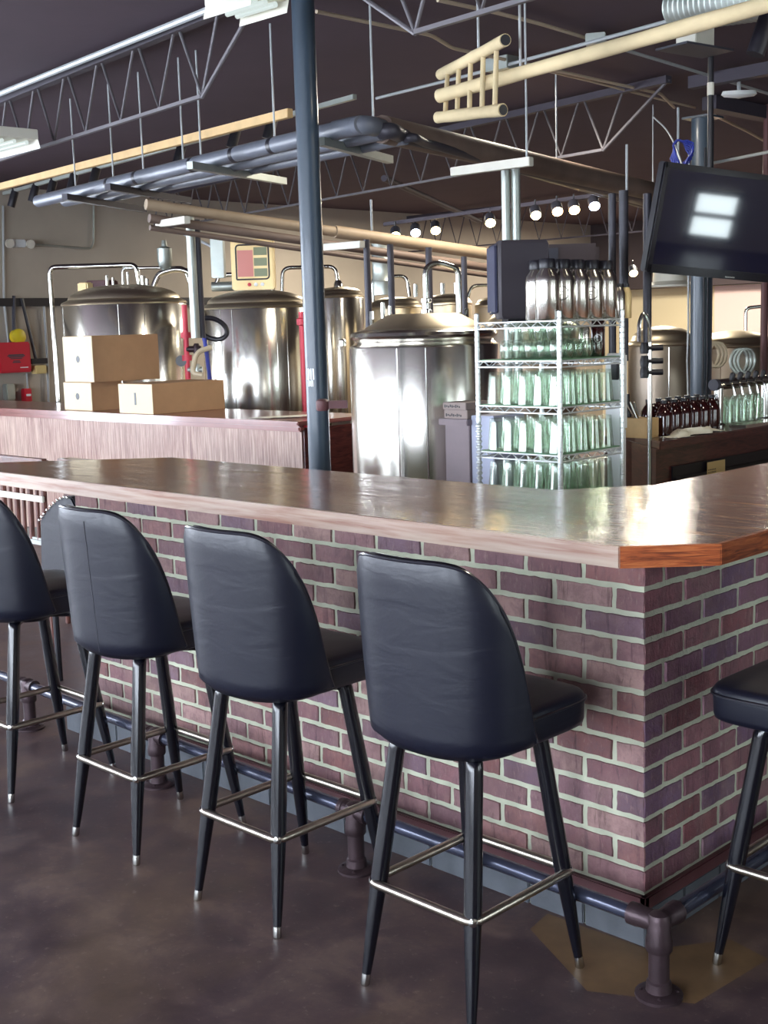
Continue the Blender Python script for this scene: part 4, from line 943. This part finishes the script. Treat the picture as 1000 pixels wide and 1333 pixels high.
sp2 = [(.03, 0), (.032, .005), (.032, .12), (.022, .145), (.02, .15)]
for i, (dy, m) in enumerate(((.53, m_steel), (.585, m_panel))):
    bottle((RX-.05-.0*i, RYY+dy+.015, ztop), sp2, 'slim_bottle', m, ['slim steel flask right of the growlers', 'slim gold flask at the right end of the rack top'][i], 'flask', None, [(.022, .148), (.022, .165)], m_black)
sy = RYY+.22
c0_ = V((RX-.40, sy, ztop)); sk = thing('loudspeaker', 'tall dark loudspeaker standing on top of the wire rack', 'loudspeaker', c0_)
e1 = V((.62, .79, 0)).normalized(); e2 = V((-e1.y, e1.x, 0)); hz_ = .185
def slab(c, pr, mat, nm, par, z0, z1, rec=0):
    m = MB(); k = len(pr); rg = []
    for z, s in ((z0, .9), (z0+.02, 1), (z1-.02, 1), (z1, .93)): rg.append([c+e1*a*s+e2*b*s+V((0, 0, z)) for a, b in pr])
    m.loft(rg).build(nm, mat, par, ang=50)
body = [(-.115, -.13), (-.125, -.10), (-.10, .10), (.10, .10), (.125, -.10), (.115, -.13)]
cs_ = far(676, 412, 6.08); cs_.z = ztop+.012
slab(cs_, [(a*1.0, b) for a, b in body], P('speaker_cabinet', (50, 44, 50), .6, bump=.1, bscale=80), 'cabinet', sk, 0, .37)
gr = [(-.128, -.132), (-.135, -.112), (.135, -.112), (.128, -.132)]
fc = -e1*.0
MB().obox(cs_-e1*.128+V((0, 0, .19)), e1*.01, e2*.095, V((0, 0, .165))).build('grille', P('grille_cloth', (58, 60, 84), .6, bump=.4, bscale=200), sk, bevel=.012)
MB().obox(cs_+V((0, 0, -.006)), e1*.07, e2*.07, V((0, 0, .006))).build('foot', m_black, sk)
MB().obox(cs_-e1*.14+V((0, 0, .035)), e1*.002, e2*.012, V((0, 0, .005))).build('badge', m_chrome, sk)
cs2 = far(742, 411, 6.9); s2 = thing('rear_loudspeaker', 'smaller dark loudspeaker standing behind the steel growlers', 'loudspeaker', (cs2.x, cs2.y, ztop))
z2b = zat(cs2.x, cs2.y, 326); z2a_ = zat(cs2.x, cs2.y, 360)
MB().obox((cs2.x, cs2.y, (z2a_+z2b)/2), vx*.15, V((-vx.y, vx.x, 0))*.11, V((0, 0, (z2b-z2a_)/2+.03))).build('cabinet', P('speaker_brown', (62, 50, 52), .6), s2, bevel=.02)
MB().obox(V((cs2.x, cs2.y, (z2a_+z2b)/2))-vx*.115-V((-vx.y, vx.x, 0))*.115, vx*.036, V((-vx.y, vx.x, 0))*.004, V((0, 0, .08))).build('grille', m_dark, s2)
for i, (dx, dy, r, h_, m, lb) in enumerate(((-.07, .40, .034, .17, m_amber, 'dark can with pale ring emblem on the upper shelf'), (-.10, .33, .026, .14, m_steel, 'thin steel can beside the dark one on the upper shelf'))):
    bottle((RX+dx, RYY+dy, shz[1]+.0075), [(r*.9, 0), (r, .006), (r, h_-.01), (r*.85, h_)], 'drink_can', m, lb, 'can', None, None, m_white, (r+.001, h_*.5, .018, va_) if i == 0 else None)
wd = thing('white_dispenser', 'white dispenser with black tap standing right behind the wire rack', 'dispenser', (RX-.2, RYY+SD+.2, 0))
_y = RYY+SD+.12; wl, wr_ = on(787, 500, 'y', _y).x, on(809, 500, 'y', _y).x; wx = (wl+wr_)/2
wz0, wz1 = zat(wx, _y, 560), zat(wx, _y, 460)
MB().box((wl, _y, wz0), (wr_, _y+.06, wz1)).build('body', m_white, wd, bevel=.01)
MB().box((wx+.0, _y-.02, wz1-.13), (wr_-.01, _y, wz1-.05)).build('tap_panel', m_black, wd, bevel=.004)
MB().box((wl+.01, _y+.01, 0), (wr_-.01, _y+.055, wz0)).build('stand', m_white, wd)
# ------------------------------------------------------------------ back bar on the right
BX, BY, BZ = -1.84, 3.0, 1.08
bbr = thing('back_bar', 'dark mahogany back bar cabinet with black cooler front on the right', 'cabinet', (-2.2, 4.5, 0))
cl = (BX-.38, BY+.34)
o2 = [(BX, BY), (BX, 6.6), (BX-.75, 6.6), (BX-.75, BY+.6), cl]
def prism(pl, z0, z1): 
    n = len(pl); return MB().add([(x, y, z) for z in (z0, z1) for x, y in pl], [tuple(reversed(range(n))), tuple(range(n, 2*n))]+[(i, (i+1) % n, n+(i+1) % n, n+i) for i in range(n)])
prism([(x-.03, y+.01) for x, y in o2], 0, BZ-.045).build('carcass', m_mahog, bbr, smooth=False)
prism(o2, BZ-.045, BZ).build('counter_top', m_mahog, bbr, bevel=.006, smooth=False)
xa = BX-.028
MB().box((xa, BY+.16, .1), (xa+.012, 6.5, .93)).build('cooler_front', m_black, bbr)
for k in range(2):
    y0 = BY+.17+1.5*k; d_ = MB().box((xa+.012, y0, .1), (xa+.03, y0+1.46, .87)).build('cooler_door', m_black, bbr, bevel=.004)
    MB().box((xa+.03, y0+.03, .80), (xa+.05, y0+1.43, .845)).build('door_handle', m_dark, d_, bevel=.004)
    MB().lathe((xa+.05, y0+.6, .83), [(.008, 0), (.008, .006)], 10, (1, 0, 0)).build('lock', m_chrome, d_)
sa, sb = on(921, 603, 'x', xa+.031), on(944, 614, 'x', xa+.031)
stk = MB().box((xa+.03, sa.y, sb.z-.012), (xa+.0315, sb.y, sa.z+.004)); o = stk.build('warning_label', m_panel, bbr, smooth=False); tag(o, 'small yellow printed label')
wr = MB()
for r_ in range(3): 
    for k in range(7): wr.box((xa+.0316, sa.y+.008+k*.013, sb.z-.004+.014*r_), (xa+.0318, sa.y+.016+k*.013, sb.z+.003+.014*r_))
wr.build('printing', m_iron, o, smooth=False)
# amber growlers
for i in range(2):
    for j in range(6):
        y = BY+.36+.105*j+.03*i; x = BX-.2-.12*i
        a = [(.045, 0), (.05, .006), (.05, .11), (.046, .13), (.03, .155), (.017, .17), (.016, .19)]
        t = bottle((x, y, BZ), a, 'amber_growler', m_amber, ['front', 'rear'][i] and ('dark amber glass growler in the front row on the back bar' if i == 0 else 'dark amber glass growler in the rear row on the back bar'), 'growler', 'amber growlers, %s row' % ['front', 'rear'][i], [(.019, .182), (.019, .2)], m_black)
        MB().tube([(.017, .0, .17), (.04, 0, .175), (.05, 0, .15), (.045, 0, .13)], .005, 6).build('handle', m_amber, t, local=True)
# crate with utensils
cx_, cy_ = BX-.24, BY+.2
cr_ = thing('wooden_caddy', 'small wooden caddy holding metal tongs at the end of the back bar', 'caddy', (cx_, cy_, BZ))
w_ = MB(); w_.box((cx_-.09, cy_-.06, BZ), (cx_+.07, cy_+.06, BZ+.01))
for a, b in (((cx_-.09, cy_-.06), (cx_-.08, cy_+.06)), ((cx_+.06, cy_-.06), (cx_+.07, cy_+.06)), ((cx_-.08, cy_-.06), (cx_+.06, cy_-.05)), ((cx_-.08, cy_+.05), (cx_+.06, cy_+.06))): w_.box((a[0], a[1], BZ+.01), (b[0], b[1], BZ+.11))
w_.build('box', m_pineboard, cr_, bevel=.002)
for k in range(3): tag(MB().tube([(cx_+.02-.02*k, cy_-.01+.02*k, BZ+.02), (cx_-.06+.01*k, cy_-.08+.03*k, BZ+.2)], .006, 6).build('steel_tongs', m_chrome), ['left', 'middle', 'right'][k]+' steel utensil leaning out of the wooden caddy', 'utensil', 'utensils in the caddy')
tag(MB().lathe((cx_-.12, cy_-.1+.12, BZ), [(.03, 0), (.03, .16), (.02, .2), (.02, .24)], 16).build('dark_bottle', m_black), 'dark bottle at the left end of the back bar', 'bottle')
# towel
tw = MB(); N, Mm = 26, 10; ty0 = BY+.22; vs = []
for i in range(N+1):
    for j in range(Mm+1):
        y = ty0+.5*i/N; x = BX-.02-.12*j/Mm+.03*math.sin(i*.5)
        e = min(1, 4*min(i/N, 1-i/N), 4*min(j/Mm, 1-j/Mm)+.15)
        vs.append((x, y+.02*math.sin(j), BZ+.002+.045*e*(.55+.45*noise.noise(V((i*.25, j*.4, 1.3)))+.15)))
tw.add(vs, [(i*(Mm+1)+j, (i+1)*(Mm+1)+j, (i+1)*(Mm+1)+j+1, i*(Mm+1)+j+1) for i in range(N) for j in range(Mm)])
n0 = len(tw.v); tw.add([(v[0], v[1], BZ+.001) for v in vs], [])
o = tw.build('bar_towel', m_towel, ang=80); tag(o, 'crumpled white towel lying along the edge of the back bar', 'towel')
# tap tower
ty = BY+1.0; tx = BX-.22
tt_ = thing('tap_tower', 'chrome beam beer tap tower with a row of black taps on the back bar', 'tap tower', (tx, ty+.6, BZ))
zb_ = zat(tx, ty, 505)
for y in (ty, ty+.58, ty+1.16): MB().lathe((tx, y, BZ), [(.05, 0), (.05, .01), (.03, .02), (.028, zb_-BZ)], 18).build('column', m_chrome, tt_)
MB().tube([(tx, ty-.05, zb_+.02), (tx, ty+1.7, zb_+.02)], .033, 18).build('beam', m_steel, tt_)
MB().lathe((tx, ty-.05, zb_+.02), [(.035, -.012), (.036, 0), (.036, .02), (.03, .022)], 16, (0, 1, 0)).build('end_cap', m_dark, tt_)
for k in range(15):
    y = ty+.02+.095*k
    f = MB().tube(fillet([(tx+.02, y, zb_+.02), (tx+.085, y, zb_+.02), (tx+.1, y, zb_-.045)], .02), .009, 8).build('faucet', m_chrome, tt_)
    MB().lathe((tx+.07, y, zb_+.03), [(.006, 0), (.007, .012), (.016, .02), (.017, .05), (.012, .062), (0, .065)], 10, (.25, 0, 1)).build('tap_knob', m_black, f)
tag(MB().box((BX-.12, ty-.05, BZ), (BX-.005, ty+1.6, BZ+.02)).build('drip_tray', m_steel, bevel=.003), 'long stainless drip tray under the beer taps', 'drip tray')
for i in range(3):
    for j in range(13):
        if j in (6,): continue
        putglass(pint, BX-.31-.09*i, ty+.09+.088*j if j < 13 else 0, BZ, 'clear pint glass with faded print stacked behind the beer taps', 'glass', 'pint glasses behind the taps')
tag(MB().tube(fillet([far(846, 470, 6.9), far(846, 420, 6.9), far(838, 405, 6.9), far(832, 420, 6.9), far(832, 445, 6.9)], .05), .011, 8).build('steel_faucet', m_chrome), 'tall bent steel faucet pipe right of the wire rack', 'faucet')
a = far(846, 470, 6.7)
vl = thing('valve_manifold', 'dark valve manifold on a slim steel pipe right of the wire rack', 'valve', (a.x, a.y, BZ))
MB().tube([(a.x, a.y, 0), (a.x, a.y, a.z+.1)], .013, 10).build('pipe', m_chrome, vl)
for dz in (.0, .07, -.06): MB().tube([V((a.x, a.y, a.z+dz))-vx*.05, V((a.x, a.y, a.z+dz))+vx*.07], .016, 10).lathe(V((a.x, a.y, a.z+dz))-vx*.03, [(.02, -.03), (.024, 0), (.016, .03)], 10).build('valve_body', m_black, vl)
# hood over the far right
hd = far(872, 366, 12.5); hh2 = thing('exhaust_collar', 'pale round exhaust collar seen left of the pillar below the television', 'duct', hd)
MB().lathe(hd, [(.26, -.06), (.26, -.04), (.17, 0), (.16, .2)], 28).build('collar', m_offwhite, hh2)
# ------------------------------------------------------------------ seating beyond the left end of the bar
ch = on(38, 740, 'y', .75); gx, gy = ch.x, .75
wc_ = thing('spindle_chair', 'brown wooden spindle back chair seen under the left end of the bar', 'chair', (gx, gy, 0))
m_chairw = wood('brown_chair_wood', (78, 44, 40), (120, 76, 66), .4, coat=.4, scale=(3, 3, 1), gs=5)
MB().box((gx-.25, gy-.02, .58), (gx+.22, gy+.4, .62)).build('seat', m_stoolseatdark, wc_, bevel=.012)
for k in range(7):
    x = gx-.24+.075*k; MB().tube([(x, gy, .6), (x, gy+.01, 1.0)], .011 if k % 2 else .016, 8).build('spindle', m_chairw, wc_)
MB().box((gx-.27, gy-.02, .99), (gx+.25, gy+.03, 1.07)).build('top_rail', m_chairw, wc_, bevel=.01)
MB().box((gx-.27, gy-.03, .83), (gx+.25, gy-.012, .865)).build('cross_rail', m_offwhite, wc_, bevel=.004)
for sx in (-.22, .2):
    for sy in (0, .37): MB().tube([(gx+sx, gy+sy, .59), (gx+sx*1.1, gy+sy, 0)], .016, 8).build('leg', m_chairw, wc_)
nh = on(78, 652, 'y', .35)
nc = thing('nailhead_chair', 'black upholstered chair with silver nailhead trim behind the third stool', 'chair', (nh.x, .45, 0))
arc = [on(a, b, 'y', .35) for a, b in ((52, 676), (58, 668), (66, 658), (75, 650), (84, 646), (92, 647), (97, 657), (99, 675))]
bt_ = arc+[V((arc[-1].x+.02, .35, .55)), V((arc[0].x-.03, .35, .55))]
n = len(bt_); m = MB().add([p for p in bt_]+[p+V((0, .06, 0)) for p in bt_], [tuple(range(n)), tuple(reversed(range(n, 2*n)))]+[(i, (i+1) % n, n+(i+1) % n, n+i) for i in range(n)])
m.build('backrest', m_vinyl, nc, bevel=.008)
nl = MB(); 
for (p, q) in zip(arc[:5], arc[1:6]):
    for k in range(2): nl.lathe(p+(q-p)*k/2+V((0, -.002, -.004)), [(.008, 0), (.006, .005), (0, .007)], 8, (0, -1, 0))
nl.build('nailheads', m_chrome, nc)
MB().box((arc[0].x-.02, .36, .48), (arc[-1].x+.02, .8, .56)).build('seat', m_vinyl, nc, bevel=.02)
for sx in (arc[0].x, arc[-1].x):
    for sy in (.4, .76): MB().tube([(sx, sy, .49), (sx, sy, 0)], .016, 8).build('leg', m_black, nc)
# brown low partition behind those chairs
pa_ = on(-30, 700, 'y', 1.6).x
tag(MB().box((-5.6, 1.6, 0), (-3.7, 1.66, .9)).box((-5.62, 1.58, .9), (-3.68, 1.68, .93)).build('low_partition', m_chairw, bevel=.004), 'brown wooden low partition behind the chairs at the far left', 'partition')
# ------------------------------------------------------------------ light
W = bpy.data.worlds.new('world'); bpy.context.scene.world = W; W.use_nodes = True
W.node_tree.nodes['Background'].inputs[0].default_value = (.30, .28, .36, 1); W.node_tree.nodes['Background'].inputs[1].default_value = .3
def area(name, loc, aim, sx, sy, e, col):
    l = bpy.data.lights.new(name, 'AREA'); l.shape = 'RECTANGLE'; l.size = sx; l.size_y = sy; l.energy = e; l.color = col
    o = bpy.data.objects.new(name, l); C.objects.link(o); o.location = loc; o.rotation_euler = (V(aim)-V(loc)).to_track_quat('-Z', 'Y').to_euler(); return o
for i, (x, y, e) in enumerate(((-9.3, 8.6, 90), (-6.0, 9.6, 90), (-9, 12.9, 80), (-6.2, 13.6, 60), (-8.2, 13.6, 60), (-3.8, 4.2, 45))):
    area('brewhouse_and_fill_lamp_%d' % i, (x, y, H-.12), (x, y, 0), .5, .5, e, (1, .91, .76))  # the ones nearest the back wall are unseen extras added to brighten it
area('bar_lamp', (-.3, 2.2, H-.1), (-.3, 2.2, 0), .3, .3, 14, (1, .88, .7))
sc = bpy.context.scene
sc.view_settings.view_transform = 'Standard'; sc.view_settings.look = 'None'; sc.view_settings.gamma = 1; sc.view_settings.use_curve_mapping = False
sc.view_settings.exposure = 0.8
cy = sc.cycles; cy.use_denoising = True; cy.max_bounces = 8; cy.diffuse_bounces = 4; cy.glossy_bounces = 4; cy.transmission_bounces = 4; cy.transparent_max_bounces = 24
cy.sample_clamp_indirect = 6; cy.caustics_reflective = False; cy.caustics_refractive = False
print('TVWIN', [(tuple(round(v, 2) for v in h), tuple(round(v, 2) for v in r)) for h, r in TVWIN])
